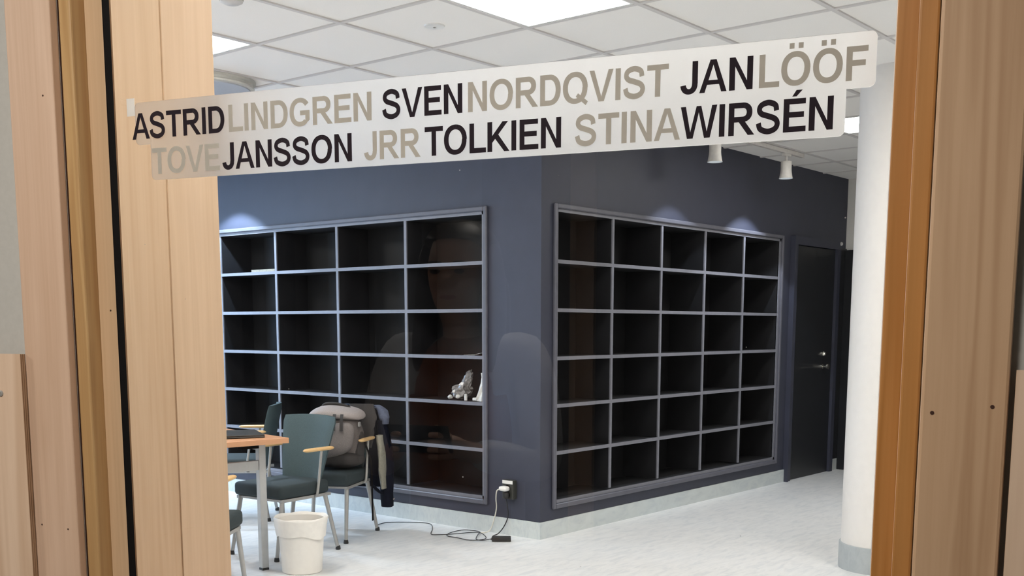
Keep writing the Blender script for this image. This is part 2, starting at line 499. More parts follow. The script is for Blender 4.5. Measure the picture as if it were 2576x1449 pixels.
def ceiling_light(name, loc, label, group, mat, size=0.574):
    t = thing(name, label, 'ceiling light', loc, 0, group)
    f = B(); h = 0.3
    for (x0, x1, y0, y1) in ((-h + .014, -h + .026, -h + .014, h - .014), (h - .026, h - .014, -h + .014, h - .014), (-h + .026, h - .026, -h + .014, -h + .026), (-h + .026, h - .026, h - .026, h - .014)):
        box(f, x0, x1, y0, y1, 0.001, 0.02)
    obj('frame', f, M_LFRAME, t)
    obj('diffuser', bx(-h + .026, h - .026, -h + .026, h - .026, 0.004, 0.012), mat, t)
    return t
for (i, j), txt in panel_tiles.items():
    ceiling_light('ceiling_light', (tile_x(i) + 0.3, tile_y(j) + 0.3, H), 'square glowing ceiling panel ' + txt, 'room ceiling light panels', M_PANEL)

# ------------------------------------------------------------------ black door and dark panel on the right wall
d = thing('door_1', 'plain black door with steel lock and knob beside the shelves', 'door', (0, 0, 0), 0, None, 'structure')
f = B()
for x0, x1, z0, z1 in ((3.470, 3.545, 0, 2.125), (4.375, 4.44, 0, 2.125), (3.545, 4.375, 2.055, 2.125)):
    box(f, x0, x1, -0.030, 0.06, z0, z1)
box(f, 3.458, 3.475, -0.045, 0, 0, 2.125)
obj('door_frame', f, M_NAVY, d)
obj('door_leaf', bx(3.548, 4.372, -0.004, 0.035, 0.006, 2.05), M_DOOR, d)
lk = B(); lathe(lk, [(0.0, 0), (0.024, 0), (0.024, 0.012), (0.018, 0.018), (0.014, 0.03), (0.0, 0.03)], 20, True, Matrix.Translation((4.18, -0.004, 1.108)) @ Matrix.Rotation(PI / 2, 4, 'X'))
smooth(fixn(obj('lock_cylinder', lk, M_CHROME, d)), 40)
lk = B(); lathe(lk, [(0.0, 0), (0.022, 0), (0.022, 0.008), (0.010, 0.012), (0.010, 0.04), (0.024, 0.05), (0.024, 0.062), (0.0, 0.068)], 20, True, Matrix.Translation((4.18, -0.004, 0.992)) @ Matrix.Rotation(PI / 2, 4, 'X'))
smooth(fixn(obj('door_knob', lk, M_CHROME, d)), 40)
sn = B(); lathe(sn, [(0.0, 0), (0.017, 0), (0.017, 0.008), (0.010, 0.016), (0.0, 0.018)], 16, True, Matrix.Translation((4.43, -0.030, 2.108)) @ Matrix.Rotation(PI / 2, 4, 'X'))
smooth(fixn(tag(obj('door_sensor', sn, M_DETECT), 'tiny white round sensor above the black door', 'sensor')), 40)
tag(obj('trim_1', bx(4.44, XE, -0.012, 0.0, SK, 2.075), M_DOOR), 'black panel between the black door and end wall', 'panel', kind='structure')
d2 = thing('door_2', 'black door in the white end wall', 'door', (0, 0, 0), 0, None, 'structure')
obj('door_leaf', bx(XE - 0.03, XE - 0.001, -1.0, -0.013, 0.005, 2.06), M_DOOR, d2)

# ------------------------------------------------------------------ round column
col = tag(obj('column', None), '', '') if False else thing('column', 'white round column with grey skirting beside the wooden frame', 'column', (0.595, -1.996, 0), 0, None, 'structure')
cb = B(); lathe(cb, [(0.226, 0.0), (0.226, H + 0.03)], 64); smooth(obj('shaft', cb, M_COLUMN, col), 40)
cb = B(); lathe(cb, [(0.236, 0.0), (0.236, 0.145), (0.2262, 0.146)], 64); smooth(obj('skirting', cb, M_SKIRT2, col), 40)

# ------------------------------------------------------------------ shelf grids
def shelf_grid(name, label, to_world, n, u0, du, depth=0.30):
    """to_world maps (u along wall, d into wall, z) -> world; built as children of one thing"""
    t = thing(name, label, 'bookshelf', to_world((u0, 0, 0)), 0, None)
    base = Vector(t.location)
    def part(nm, mat, u_0, u_1, d0, d1, z0, z1, bev=0.0):
        a, b = Vector(to_world((u_0, d0, z0))), Vector(to_world((u_1, d1, z1)))
        bm = B()
        box(bm, min(a.x, b.x) - base.x, max(a.x, b.x) - base.x, min(a.y, b.y) - base.y, max(a.y, b.y) - base.y, z0, z1, None, bev, 1)
        return obj(nm, bm, mat, t)
    u1 = u0 + du * n
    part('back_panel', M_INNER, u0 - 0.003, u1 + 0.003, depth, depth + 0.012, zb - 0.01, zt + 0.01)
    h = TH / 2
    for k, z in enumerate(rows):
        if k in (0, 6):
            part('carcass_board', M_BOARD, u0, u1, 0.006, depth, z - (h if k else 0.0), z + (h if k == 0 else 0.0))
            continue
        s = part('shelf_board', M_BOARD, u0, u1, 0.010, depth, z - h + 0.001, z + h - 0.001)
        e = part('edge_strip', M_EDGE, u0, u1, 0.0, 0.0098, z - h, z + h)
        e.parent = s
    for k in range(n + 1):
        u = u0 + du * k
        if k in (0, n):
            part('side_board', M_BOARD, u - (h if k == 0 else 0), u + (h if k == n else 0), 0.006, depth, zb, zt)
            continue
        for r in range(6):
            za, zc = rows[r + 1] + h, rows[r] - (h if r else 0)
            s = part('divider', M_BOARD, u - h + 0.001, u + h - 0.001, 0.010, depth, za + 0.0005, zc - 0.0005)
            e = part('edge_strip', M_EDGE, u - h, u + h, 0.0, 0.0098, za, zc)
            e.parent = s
    # moulded frame: inner lip, step and outer bead
    for nm, (a0, a1, c0, c1) in (('frame_top', (u0 - 0.050, u1 + 0.050, zt, zt + 0.050)), ('frame_bottom', (u0 - 0.050, u1 + 0.050, zb - 0.055, zb)),
                                 ('frame_side', (u0 - 0.050, u0, zb, zt)), ('frame_side', (u1, u1 + 0.050, zb, zt))):
        if nm == 'frame_side':
            inner_first = (a0 != u0 - 0.050)
            i0, i1 = (a0, a0 + 0.022) if inner_first else (a1 - 0.022, a1)
            o0, o1 = (a0 + 0.022, a1) if inner_first else (a0, a1 - 0.022)
            p = part(nm, M_EDGE, i0, i1, -0.004, 0.012, c0 - 0.02, c1 + 0.02)
            q = part('moulding', M_MOULD, o0, o1, -0.022, 0.0, c0 - 0.055, c1 + 0.05, 0.005); q.parent = p
        else:
            topf = nm == 'frame_top'
            i = (c0, c0 + 0.020) if topf else (c1 - 0.022, c1)
            oo = (c0 + 0.0205, c1) if topf else (c0, c1 - 0.0225)
            p = part(nm, M_EDGE, a0 + 0.022, a1 - 0.022, -0.004, 0.012, i[0], i[1])
            q = part('moulding', M_MOULD, a0 + 0.028, a1 - 0.028, -0.022, 0.0, oo[0], oo[1], 0.005); q.parent = p
    return t
shelf_grid('bookshelf', 'built-in empty navy shelf grid with wide cells behind the chairs', lambda p: (p[1], p[0], p[2]), L_N, L_Y0, L_DY)
shelf_grid('bookshelf', 'built-in empty navy shelf grid with five narrower columns beside the black door', lambda p: (p[0], p[1], p[2]), R_N, R_X0, R_DX)

# ------------------------------------------------------------------ track lights
def spot_can():
    """returns root at track height; lamp hangs straight down"""
    t = thing('track_spotlight', '', 'spotlight')
    a = B(); box(a, -0.05, 0.05, -0.017, 0.017, -0.022, 0.0, None, 0.003, 1); obj('adapter', a, M_LAMP, t)
    a = B(); tube(a, [(0, 0, -0.02), (0, 0, -0.075)], 0.010, 10); smooth(obj('stem', a, M_LAMP, t), 40)
    a = B(); lathe(a, [(0.0, -0.058), (0.039, -0.058), (0.042, -0.062), (0.041, -0.115), (0.043, -0.140), (0.050, -0.178), (0.053, -0.186), (0.049, -0.186), (0.044, -0.150), (0.040, -0.122), (0.0, -0.120)], 32)
    h = smooth(fixn(obj('lamp_head', a, M_LAMP, t)), 40)
    a = B(); lathe(a, [(0.0, -0.1205), (0.036, -0.1225), (0.036, -0.1235), (0.0, -0.1235)], 24); obj('lens', a, M_LENS, h)
    return t
def add_track(label, p0, p1):
    d = (Vector(p1) - Vector(p0)); L = d.length
    t = thing('light_track', label, 'light track', p0, math.atan2(d.y, d.x))
    a = B()
    box(a, 0, L, -0.018, -0.006, -0.030, -0.001); box(a, 0, L, 0.006, 0.018, -0.030, -0.001); box(a, 0, L, -0.006, 0.006, -0.012, -0.0012)
    obj('rail', a, M_LAMP, t)
    a = B(); box(a, -0.012, 0.0, -0.019, 0.019, -0.031, -0.001); obj('end_cap', a, M_LAMP, t)
    a = B(); box(a, L, L + 0.012, -0.019, 0.019, -0.031, -0.001); obj('end_cap', a, M_LAMP, t)
    return t
ZT = H - 0.002
add_track('white light track on the ceiling along the narrower shelves', (0.25, -0.35, ZT), (2.86, -0.35, ZT))
add_track('white light track on the ceiling along the wider shelves', (-0.35, 2.2, ZT), (-0.35, 5.0, ZT))
spot0 = spot_can()
spot_list = [((1.50, -0.35), 'white track spotlight just under the frosted lettering', 0), ((2.60, -0.35), 'white track spotlight above the door end of the shelves', 0),
             ((-0.35, 3.03), 'white track spotlight before the wider shelves', PI / 2), ((-0.35, 4.11), 'white track spotlight at the far end of the wider shelves', PI / 2)]
for k, ((x, y), lab, rz) in enumerate(spot_list):
    if k == 0:
        r = spot0; r['label'] = lab; r.location = (x, y, ZT - 0.029); r.rotation_euler = (0, 0, rz); r['group'] = 'track spotlights'
    else:
        r = dup(spot0, (x, y, ZT - 0.029), rz, lab)
    ld = bpy.data.lights.new('spot_beam', 'SPOT')
    ld.energy = SPOT_W * (1.0 if k < 2 else 4.0); ld.color = SPOT_COOL if k in (2, 3) else (0.80, 0.88, 1.0); ld.spot_size = math.radians(107 if k in (2, 3) else 102); ld.spot_blend = 0.15; ld.shadow_soft_size = 0.03
    lo = bpy.data.objects.new('spot_beam', ld); C.objects.link(lo)
    lo.parent = r; lo.location = (0, 0, -0.178)

# ------------------------------------------------------------------ ceiling fittings
sd = thing('smoke_detector', 'white smoke detector with dark vents on the ceiling', 'smoke detector', (-2.582, -0.438, H), 0)
a = B(); lathe(a, [(0.0, 0.0), (0.055, 0.0), (0.055, -0.014), (0.050, -0.018), (0.0, -0.018)], 32); smooth(fixn(obj('base', a, M_DETECT, sd)), 40)
a = B(); lathe(a, [(0.0, -0.018), (0.036, -0.018), (0.036, -0.052), (0.0, -0.052)], 32); smooth(fixn(obj('vent_core', a, M_BLACK, sd)), 40)
for k in range(8):
    a = B(); box(a, 0.034, 0.048, -0.004, 0.004, -0.053, -0.016, Matrix.Rotation(k * PI / 4, 4, 'Z')); obj('vent_rib', a, M_DETECT, sd)
a = B(); lathe(a, [(0.0, -0.052), (0.046, -0.052), (0.044, -0.058), (0.030, -0.065), (0.0, -0.067)], 32); smooth(fixn(obj('cap', a, M_DETECT, sd)), 40)
cs = thing('sprinkler_cover', 'small flush round white cover plate in a ceiling tile', 'ceiling fitting', (-1.636, -0.662, H + 0.006), 0)
a = B(); lathe(a, [(0.0, 0.0), (0.048, 0.0), (0.046, -0.006), (0.0, -0.007)], 32); smooth(fixn(obj('plate', a, M_LFRAME, cs)), 30)
a = B(); lathe(a, [(0.0, -0.0068), (0.006, -0.0068), (0.006, -0.010), (0.0, -0.010)], 12); obj('screw', a, M_STEEL, cs)
dc = thing('air_diffuser', 'round ceiling air diffuser with pale rim and blue-grey plate', 'air diffuser', (GX + 0.3, GY + 0.3, H), 0)
a = B(); lathe(a, [(0.0, 0.0045), (0.302, 0.0045), (0.302, -0.003), (0.290, -0.010), (0.287, -0.022), (0.294, -0.030), (0.292, -0.038), (0.276, -0.041), (0.0, -0.041)], 72); smooth(fixn(obj('rim', a, M_DISCRIM, dc)), 30)
a = B(); lathe(a, [(0.0, -0.0415), (0.272, -0.0415), (0.268, -0.046), (0.0, -0.046)], 72); smooth(fixn(obj('face_plate', a, M_DISC, dc)), 30)

# ================================================================== THE WINDOW WALL
UL, UR = -0.715, 0.510             # glass edges
ZB, ZTOP = 0.70, 2.25              # glass bottom and top
N_FACE, N_ROOM = -0.046, 0.250     # hall face and room face of the wall
def wl(u, n, z):                   # window local -> world
    return Vector((G0.x + ca * u - sa * n, G0.y + sa * u + ca * n, z))
ww = B()
for u0, u1, z0, z1 in ((-9.3, UL - 0.0656, 0, H + 0.02), (UR + 0.0523, 2.6, 0, H + 0.02), (UL - 0.0656, UR + 0.0523, 0, ZB - 0.06), (UL - 0.0656, UR + 0.0523, ZTOP + 0.06, H + 0.02)):
    box(ww, u0, u1, N_FACE, N_ROOM, z0, z1)
wwo = tag(obj('wall_window', ww, M_GREYWALL, None, G0, GROT), 'grey painted wall holding the wooden window', 'wall', kind='structure')

win = thing('window_1', 'fixed window with layered pine frame and casing boards', 'window', G0, GROT, None, 'structure')
def wpart(nm, mat, u0, u1, n0, n1, z0, z1, bev=0.0, parent=None):
    return obj(nm, bx(u0, u1, n0, n1, z0, z1, bev, 2), mat, parent or win)
# casing boards (hall side)
CW = 0.097
wpart('casing_board', M_CASING, UL - 0.0656 - CW, UL - 0.0656, -0.063, N_FACE, 0.0, ZTOP + 0.16, 0.002)
cr_ = wpart('casing_board', wood('shaded_brown_casing', (0.43, 0.265, 0.15), (0.58, 0.39, 0.245), 1.0, 7.7, 0.45, 0.9), UR + 0.0523, UR + 0.0523 + CW, -0.063, N_FACE, 0.0, ZTOP + 0.16, 0.004)  # browner board, also darkened to paint in the shade on this side
wpart('casing_board', M_CASING, UL - 0.0656, UR + 0.0523, -0.063, N_FACE, ZTOP + 0.06, ZTOP + 0.16, 0.002)
wpart('casing_board', M_CASING, UL - 0.0656, UR + 0.0523, -0.063, N_FACE, ZB - 0.16, ZB - 0.06, 0.002)
# outer frame (darker oiled wood), front at -0.046
for u0, u1, mt in ((UL - 0.0640, UL - 0.038, M_FRAME), (UR + 0.0275, UR + 0.0508, M_FRAMER)):
    wpart('frame_post', mt, u0, u1, -0.046, 0.12, ZB - 0.058, ZTOP + 0.058, 0.003)
wpart('frame_rail', M_FRAME, UL - 0.064, UR + 0.0508, -0.046, 0.12, ZTOP + 0.0585, ZTOP + 0.0595)
wpart('joint_strip', M_HOLE, UL - 0.0655, UL - 0.0641, -0.0463, -0.040, ZB - 0.058, ZTOP + 0.058)
# glazing beads, front at -0.016
wpart('glazing_bead', M_SASH, UL - 0.0378, UL - 0.0006, -0.016, 0.0, ZB - 0.038, ZTOP + 0.038, 0.001)
wpart('glazing_bead', M_FRAMER, UR + 0.0006, UR + 0.0273, -0.016, 0.0, ZB - 0.038, ZTOP + 0.038, 0.002)
wpart('glazing_bead', M_SASH, UL, UR, -0.016, 0.0, ZTOP, ZTOP + 0.038, 0.001)
wpart('glazing_bead', M_SASH, UL, UR, -0.016, 0.0, ZB - 0.038, ZB, 0.001)
# gasket strips in front of the glass, black rubber on the left
wpart('gasket', M_BLACK, UL - 0.0005, UL + 0.0012, -0.0158, -0.001, ZB, ZTOP)
wpart('gasket', M_LFRAME, UR - 0.0010, UR + 0.0005, -0.004, -0.001, ZB, ZTOP)  # white here paints in the reflection along the glass edge
# jamb boards behind the glass (room side), seen through the pane on the left
wpart('jamb_board', M_JAMB, UL - 0.037, UL, 0.004, 0.122, ZB - 0.03, ZTOP + 0.03)
wpart('jamb_board', M_JAMB2, UL - 0.037, UL + 0.0025, 0.1221, 0.262, ZB - 0.03, ZTOP + 0.03, 0.0008)
wpart('jamb_board', M_JAMB, UR, UR + 0.027, 0.004, 0.262, ZB - 0.03, ZTOP + 0.03, 0.001)
wpart('jamb_board', M_JAMB, UL, UR, 0.004, 0.262, ZTOP, ZTOP + 0.03, 0.001)
wpart('sill_board', M_JAMB2, UL, UR, 0.004, 0.275, ZB - 0.03, ZB, 0.001)
for u0, u1 in ((UL - 0.12, UL - 0.0372), (UR + 0.0272, UR + 0.12)):
    wpart('room_casing', M_JAMB2, u0, u1, N_ROOM, N_ROOM + 0.012, ZB - 0.1, ZTOP + 0.1)
pane = obj('pane', None, None, win) if False else None
pb = B(); vs = [pb.verts.new(p) for p in ((UL, 0, ZB), (UR, 0, ZB), (UR, 0, ZTOP), (UL, 0, ZTOP))]; pb.faces.new(vs)
pane = obj('pane', pb, M_GLASS, win); pane['label'] = 'clear glass pane with dust specks'
# nail holes in the casings
for u, z, n in ((-0.804, 1.723, -0.0632), (-0.861, 1.009, -0.0632), (-0.802, 1.005, -0.0632), (0.576, 1.249, -0.0632), (0.642, 1.258, -0.0632), (-0.728, 1.377, -0.0162)):
    r = 0.0016 if u < 0 else 0.0024
    a = B(); lathe(a, [(0.0, 0), (r, 0), (r, 0.0006), (0.0, 0.0006)], 10, True, Matrix.Translation((u, n + 0.0004, z)) @ Matrix.Rotation(PI / 2, 4, 'X'))
    obj('nail_hole', a, M_HOLE, win)

# plywood wainscot panels on either side
def ply_panel(label, u0, u1, edge_u, n0, n1, z1):
    t = thing('wall_panel', label, 'wall panel', G0, GROT)
    obj('face_sheet', bx(u0, u1, n0, n0 + 0.0012, 0.02, z1), M_PLY, t)
    a = B(); th = (n1 - n0 - 0.0014) / 5
    for k in range(5):
        o = obj('ply', bx(u0 + 0.0004 * (k % 2), u1 - 0.0004 * (k % 2), n0 + 0.0013 + th * k, n0 + 0.0013 + th * (k + 0.96), 0.02, z1 - 0.0004), M_PLYEDGE if k % 2 == 0 else M_PLY, t)
    return t
pl = ply_panel('pale plywood wall panel with plain edge left of the casing', -1.95, UL - 0.0656 - CW + 0.001, 0, -0.0745, -0.0632, 1.304)
a = B(); lathe(a, [(0.0, 0), (0.0055, 0), (0.0050, 0.0015), (0.0022, 0.0022), (0.0022, 0.0008), (0.0, 0.0008)], 20, True, Matrix.Translation((-0.9255, -0.0745, 1.236)) @ Matrix.Rotation(PI / 2, 4, 'X'))
smooth(fixn(obj('screw', a, M_STEEL, pl)), 30)
pr = ply_panel('pale plywood wall panel past the dark gap beside the casing', UR + 0.0523 + CW + 0.006, 1.8, 0, -0.072, -0.060, 1.302)

# ------------------------------------------------------------------ the frosted lettering on the glass
sign = thing('window_lettering', 'frosted film strip with two rows of author names on the window', 'lettering', G0, GROT)
def arc(cx, cz, r, a0, a1, n=6):
    return [(cx + r * math.cos(math.radians(a0 + (a1 - a0) * k / n)), cz + r * math.sin(math.radians(a0 + (a1 - a0) * k / n))) for k in range(n + 1)]
Z1T, Z1B, Z2B = 1.7120, 1.6450, 1.5880
R1, R2, A1, A2 = 0.488, 0.4535, -0.6695, -0.640
rr = 0.008
pts = []
pts += arc(A1 + rr, Z1T - rr, rr, 180, 90)
pts += arc(R1 - rr, Z1T - rr, rr, 90, 0)
pts += arc(R1 - rr, Z1B + rr, rr, 0, -90)
pts += [(R2, Z1B)]
pts += arc(R2 - rr, Z2B + rr, rr, 0, -90)
pts += arc(A2 + rr, Z2B + rr, rr, 270, 180)
pts += [(A2, Z1B)]
pts += arc(A1 + rr, Z1B + rr, rr, 270, 180)
fb = B()
poly(fb, pts, -0.0022, -0.0012, 'y'); bmesh.ops.triangulate(fb, faces=[f_ for f_ in fb.faces if len(f_.verts) > 4])
fo = fixn(obj('frosted_film', fb, M_FILM, sign))

# grotesque capitals drawn as flat vinyl pieces, cap height 1; each entry: (polygons, ink width, left gap, right gap)
SW, SH = 0.200, 0.168
def rect(x0, x1, z0, z1): return [(x0, z0), (x1, z0), (x1, z1), (x0, z1)]
def strip(po, pi):          # quads between an outer and an inner path
    return [[po[k], po[k + 1], pi[k + 1], pi[k]] for k in range(len(po) - 1)]
def ell(cx, cz, rx, rz, a0, a1, n=20, e=0.92):
    out = []
    for k in range(n + 1):
        q = math.radians(a0 + (a1 - a0) * k / n); c, s_ = math.cos(q), math.sin(q)
        out.append((cx + rx * math.copysign(abs(c) ** e, c), cz + rz * math.copysign(abs(s_) ** e, s_)))
    return out
def ring(cx, cz, rx, rz, a0, a1, n=20): return strip(ell(cx, cz, rx, rz, a0, a1, n), ell(cx, cz, rx - SW, rz - SH, a0, a1, n))
def stroke(ctrl, w_, n=7):
    P = [Vector((x, 0, z)) for x, z in ctrl]; Q = spline(P, n); lo, hi = [], []
    for k, p_ in enumerate(Q):
        t_ = (Q[min(k + 1, len(Q) - 1)] - Q[max(k - 1, 0)]).normalized()
        lo.append((p_.x - t_.z * w_ / 2, p_.z + t_.x * w_ / 2)); hi.append((p_.x + t_.z * w_ / 2, p_.z - t_.x * w_ / 2))
    return strip(lo, hi)
def legs_a(W):              # two slanted legs meeting at the top
    m = W / 2
    return [[(0, 0), (0.19, 0), (m, 0.84), (m, 1), (m - 0.105, 1)], [(W - 0.19, 0), (W, 0), (m + 0.105, 1), (m, 1), (m, 0.84)]]
def flip(ps): return [[(x, 1 - z) for x, z in reversed(p_)] for p_ in ps]
def shift(ps, dx): return [[(x + dx, z) for x, z in p_] for p_ in ps]
ST, RO, DI, TT = 0.068, 0.045, 0.012, 0.025
O_ = ring(0.49, 0.5, 0.49, 0.515, 0, 360, 44)
E_ = [rect(0, SW, 0, 1), rect(SW, 0.75, 1 - SH, 1), rect(SW, 0.70, 0.435, 0.435 + SH), rect(SW, 0.77, 0, SH)]
wv = flip(legs_a(0.72))
wl_ = [[(0, 1), (0.185, 1), (0.36, 0.20), (0.36, 0), (0.245, 0)][::-1], [(0.36, 0), (0.36, 0.20), (0.575, 1), (0.66, 1), (0.66, 0.80), (0.455, 0)][::-1]]
wr_ = [[(1.32 - x, z) for x, z in reversed(p_)] for p_ in wl_]
GLY = {
 'A': (legs_a(0.96) + [rect(0.18, 0.78, 0.235, 0.375)], 0.96, DI, DI),
 'S': (stroke([(0.695, 0.685), (0.645, 0.855), (0.41, 0.938), (0.165, 0.865), (0.105, 0.715), (0.20, 0.598), (0.42, 0.525), (0.655, 0.43), (0.735, 0.285), (0.655, 0.130), (0.41, 0.060), (0.155, 0.145), (0.082, 0.325)], 0.176), 0.82, RO, RO),
 'T': ([rect(0, 0.80, 1 - SH, 1), rect(0.40 - SW / 2, 0.40 + SW / 2, 0, 1 - SH)], 0.80, TT, TT),
 'R': ([rect(0, SW, 0, 1), rect(SW, 0.50, 1 - SH, 1), rect(SW, 0.50, 0.405, 0.405 + SH), [(0.36, 0.41), (0.57, 0.43), (0.92, 0), (0.69, 0)]] + ring(0.50, 0.7025, 0.335, 0.2975, -90, 90), 0.92, ST, DI),
 'I': ([rect(0, SW, 0, 1)], SW, ST, ST),
 'D': ([rect(0, SW, 0, 1), rect(SW, 0.38, 1 - SH, 1), rect(SW, 0.38, 0, SH)] + ring(0.38, 0.5, 0.45, 0.5, -90, 90), 0.83, ST, RO),
 'L': ([rect(0, SW, 0, 1), rect(SW, 0.70, 0, SH)], 0.70, ST, DI),
 'N': ([rect(0, SW, 0, 1), rect(0.81 - SW, 0.81, 0, 1), [(SW * 0.9, 1), (SW, 0.72), (0.81 - SW, 0), (0.81 - SW * 0.9, 0), (0.81 - SW, 0.28), (SW, 1)]], 0.81, ST, ST),
 'G': (ring(0.49, 0.5, 0.49, 0.515, 36, 312, 34) + [rect(0.50, 0.945, 0.385, 0.385 + SH), rect(0.945 - SW, 0.945, 0.20, 0.386), [(0.70, 0.10), (0.81, 0.108), (0.945, 0.20), (0.945, 0.23), (0.745, 0.23)]], 0.945, RO, ST),
 'E': (E_, 0.77, ST, DI + 0.02),
 'V': (flip(legs_a(0.93)), 0.93, DI, DI),
 'O': (O_, 0.98, RO, RO),
 'Q': (O_ + [[(0.52, 0.21), (0.61, 0.315), (1.0, 0.035), (0.915, -0.085)]], 0.99, RO, RO),
 'J': ([rect(0.62 - SW, 0.62, 0.31, 1)] + ring(0.31, 0.31, 0.31, 0.325, -172, 0, 20), 0.62, DI, ST),
 'F': ([rect(0, SW, 0, 1), rect(SW, 0.70, 1 - SH, 1), rect(SW, 0.63, 0.425, 0.425 + SH)], 0.70, ST, DI),
 'K': ([rect(0, SW, 0, 1), [(SW, 0.30), (0.86, 1), (0.63, 1), (SW, 0.535)], [(0.29, 0.47), (0.70, 0), (0.92, 0), (0.43, 0.60)]], 0.92, ST, DI),
 'W': (wl_ + wr_, 1.32, DI, DI),
}
GLY['\u00d6'] = (O_ + [rect(0.26, 0.425, 1.09, 1.255), rect(0.565, 0.73, 1.09, 1.255)], 0.98, RO, RO)
GLY['\u00c9'] = (E_ + [[(0.28, 1.06), (0.43, 1.06), (0.63, 1.25), (0.42, 1.25)]], 0.77, ST, DI + 0.02)
def word(txt, u0, u1, zbase, caph, dark):
    """one object per letter, spread so that the word fills u0..u1"""
    x = 0.0; pos = []
    for i, ch in enumerate(txt):
        g = GLY[ch]
        if i: x += g[2]
        if i and txt[i - 1] + ch in ('AS', 'OV', 'JA', 'TO', 'LK', 'AW', 'LO'): x -= 0.02
        pos.append(x); x += g[1]
        if i < len(txt) - 1: x += g[3]
    sx = (u1 - u0) / x
    for ch, px in zip(txt, pos):
        bm = B()
        for k, pg in enumerate(GLY[ch][0]):
            vs = [bm.verts.new((u0 + (px + q[0]) * sx, -0.0030 - 0.00002 * k, zbase + q[1] * caph)) for q in pg]
            try: f_ = bm.faces.new(vs)
            except ValueError: continue
        bmesh.ops.triangulate(bm, faces=bm.faces[:])
        obj('letter', bm, M_LETD if dark else M_LETL, sign)
for txt, u0, u1, dark in (('ASTRID', -0.676, -0.491, 1), ('LINDGREN', -0.483, -0.225, 0), ('SVEN', -0.206, -0.076, 1), ('NORDQVIST', -0.067, 0.226, 0), ('JAN', 0.242, 0.337, 1), ('L\u00d6\u00d6F', 0.345, 0.478, 0)):
    word(txt, u0, u1, 1.654, 0.041, bool(dark))
for txt, u0, u1, dark in (('TOVE', -0.637, -0.503, 0), ('JANSSON', -0.498, -0.260, 1), ('JRR', -0.239, -0.144, 0), ('TOLKIEN', -0.137, 0.075, 1), ('STINA', 0.096, 0.243, 0), ('WIRS\u00c9N', 0.2435, 0.439, 1)):
    word(txt, u0, u1, 1.597, 0.041, bool(dark))
st = tag(obj('paper_sticker', bx(-0.687, -0.671, -0.0010, -0.0004, 1.692, 1.720), M_PAPER, None, G0, GROT), 'tiny white paper sticker on the glass beside the lettering', 'sticker')

# ================================================================== FURNITURE
# ------------------------------------------------------------------ chair (faces local +x)
def make_chair(label):
    t = thing('armchair', label, 'chair', (0, 0, 0), 0, 'green upholstered chairs with wooden armrests')
    # seat cushion
    a = B(); box(a, -0.205, 0.200, -0.200, 0.200, 0.355, 0.433, None, 0.022, 3)
    for v in a.verts:
        k = max(0, 1 - (abs(v.co.x) / 0.23) ** 2) * max(0, 1 - (abs(v.co.y) / 0.23) ** 2)
        if v.co.z > 0.42: v.co.z += 0.012 * k
    smooth(obj('seat', a, M_FABRIC, t), 50)
    # backrest: tapered and curved shell, wider at the top
    a = B(); rings = []
    nz, ny = 12, 12
    for iz in range(nz + 1):
        f = iz / nz
        z = 0.375 + (0.805 - 0.375) * f
        xc = -0.205 - 0.075 * f - 0.02 * f * f
        hw = 0.150 + (0.222 - 0.150) * f ** 0.9
        if f > 0.93: hw -= 0.012 * ((f - 0.93) / 0.07) ** 2
        th = 0.020 + 0.004 * math.sin(PI * f)
        if iz in (0, nz): th *= 0.55
        front, back = [], []
        for iy in range(ny + 1):
            s = -1 + 2 * iy / ny
            cv = 0.045 * s * s
            e = 1 - 0.75 * abs(s) ** 10
            front.append((xc + cv + th * e, hw * s, z + 0.008 * (1 - s * s) * f))
            back.append((xc + cv - th * e, hw * s, z + 0.008 * (1 - s * s) * f))
        rings.append(front + back[::-1])
    loft(a, rings)
    smooth(fixn(obj('backrest', a, M_FABRICB, t)), 60)
    # seat frame tubes
    a = B()
    for s in (-1, 1):
        box(a, -0.225, 0.185, s * 0.178 - 0.010, s * 0.178 + 0.010, 0.335, 0.353)
    box(a, -0.19, -0.172, -0.168, 0.168, 0.337, 0.351); box(a, 0.155, 0.175, -0.168, 0.168, 0.337, 0.351)
    obj('seat_frame', a, M_STEEL, t)
    # legs with black feet
    for x0, y0, x1, y1 in ((0.165, 0.175, 0.235, 0.190), (0.165, -0.175, 0.235, -0.190), (-0.175, 0.185, -0.232, 0.232), (-0.175, -0.185, -0.232, -0.232)):
        a = B(); tube(a, [(x0, y0, 0.345), (x0 + (x1 - x0) * 0.95, y0 + (y1 - y0) * 0.95, 0.020)], [0.0145, 0.0115], 12)
        lg = smooth(obj('leg', a, M_STEEL, t), 50)
        a = B(); lathe(a, [(0.0, 0.0), (0.015, 0.0), (0.016, 0.006), (0.013, 0.024), (0.0, 0.024)], 14, True, Matrix.Translation((x1, y1, 0)))
        smooth(fixn(obj('foot', a, M_FOOT, lg)), 40)
    # arm posts and wooden armrests
    for s in (-1, 1):
        a = B(); tube(a, spline([(-0.10, s * 0.180, 0.345), (-0.085, s * 0.206, 0.350), (-0.092, s * 0.213, 0.40), (-0.125, s * 0.215, 0.615)], 6), 0.0085, 10)
        smooth(obj('arm_post', a, M_STEEL, t), 50)
        a = B(); rings = []
        for k in range(17):
            f = k / 16; x = -0.228 + 0.250 * f
            e = math.sqrt(max(0.0, 1 - (2 * f - 1) ** 8)) * 0.9 + 0.1 if k not in (0, 16) else 0.35
            rings.append([(x, s * 0.215 + 0.022 * e * math.cos(q) * abs(math.cos(q)) ** -0.2 if abs(math.cos(q)) > 1e-6 else s * 0.215, 0.6265 + 0.0115 * e * math.sin(q)) for q in [2 * PI * (i + 0.5) / 14 for i in range(14)]])
        loft(a, rings); smooth(fixn(obj('armrest', a, M_ARM, t)), 60)
    return t
chair = make_chair('green upholstered armchair drawn up to the end of the table')
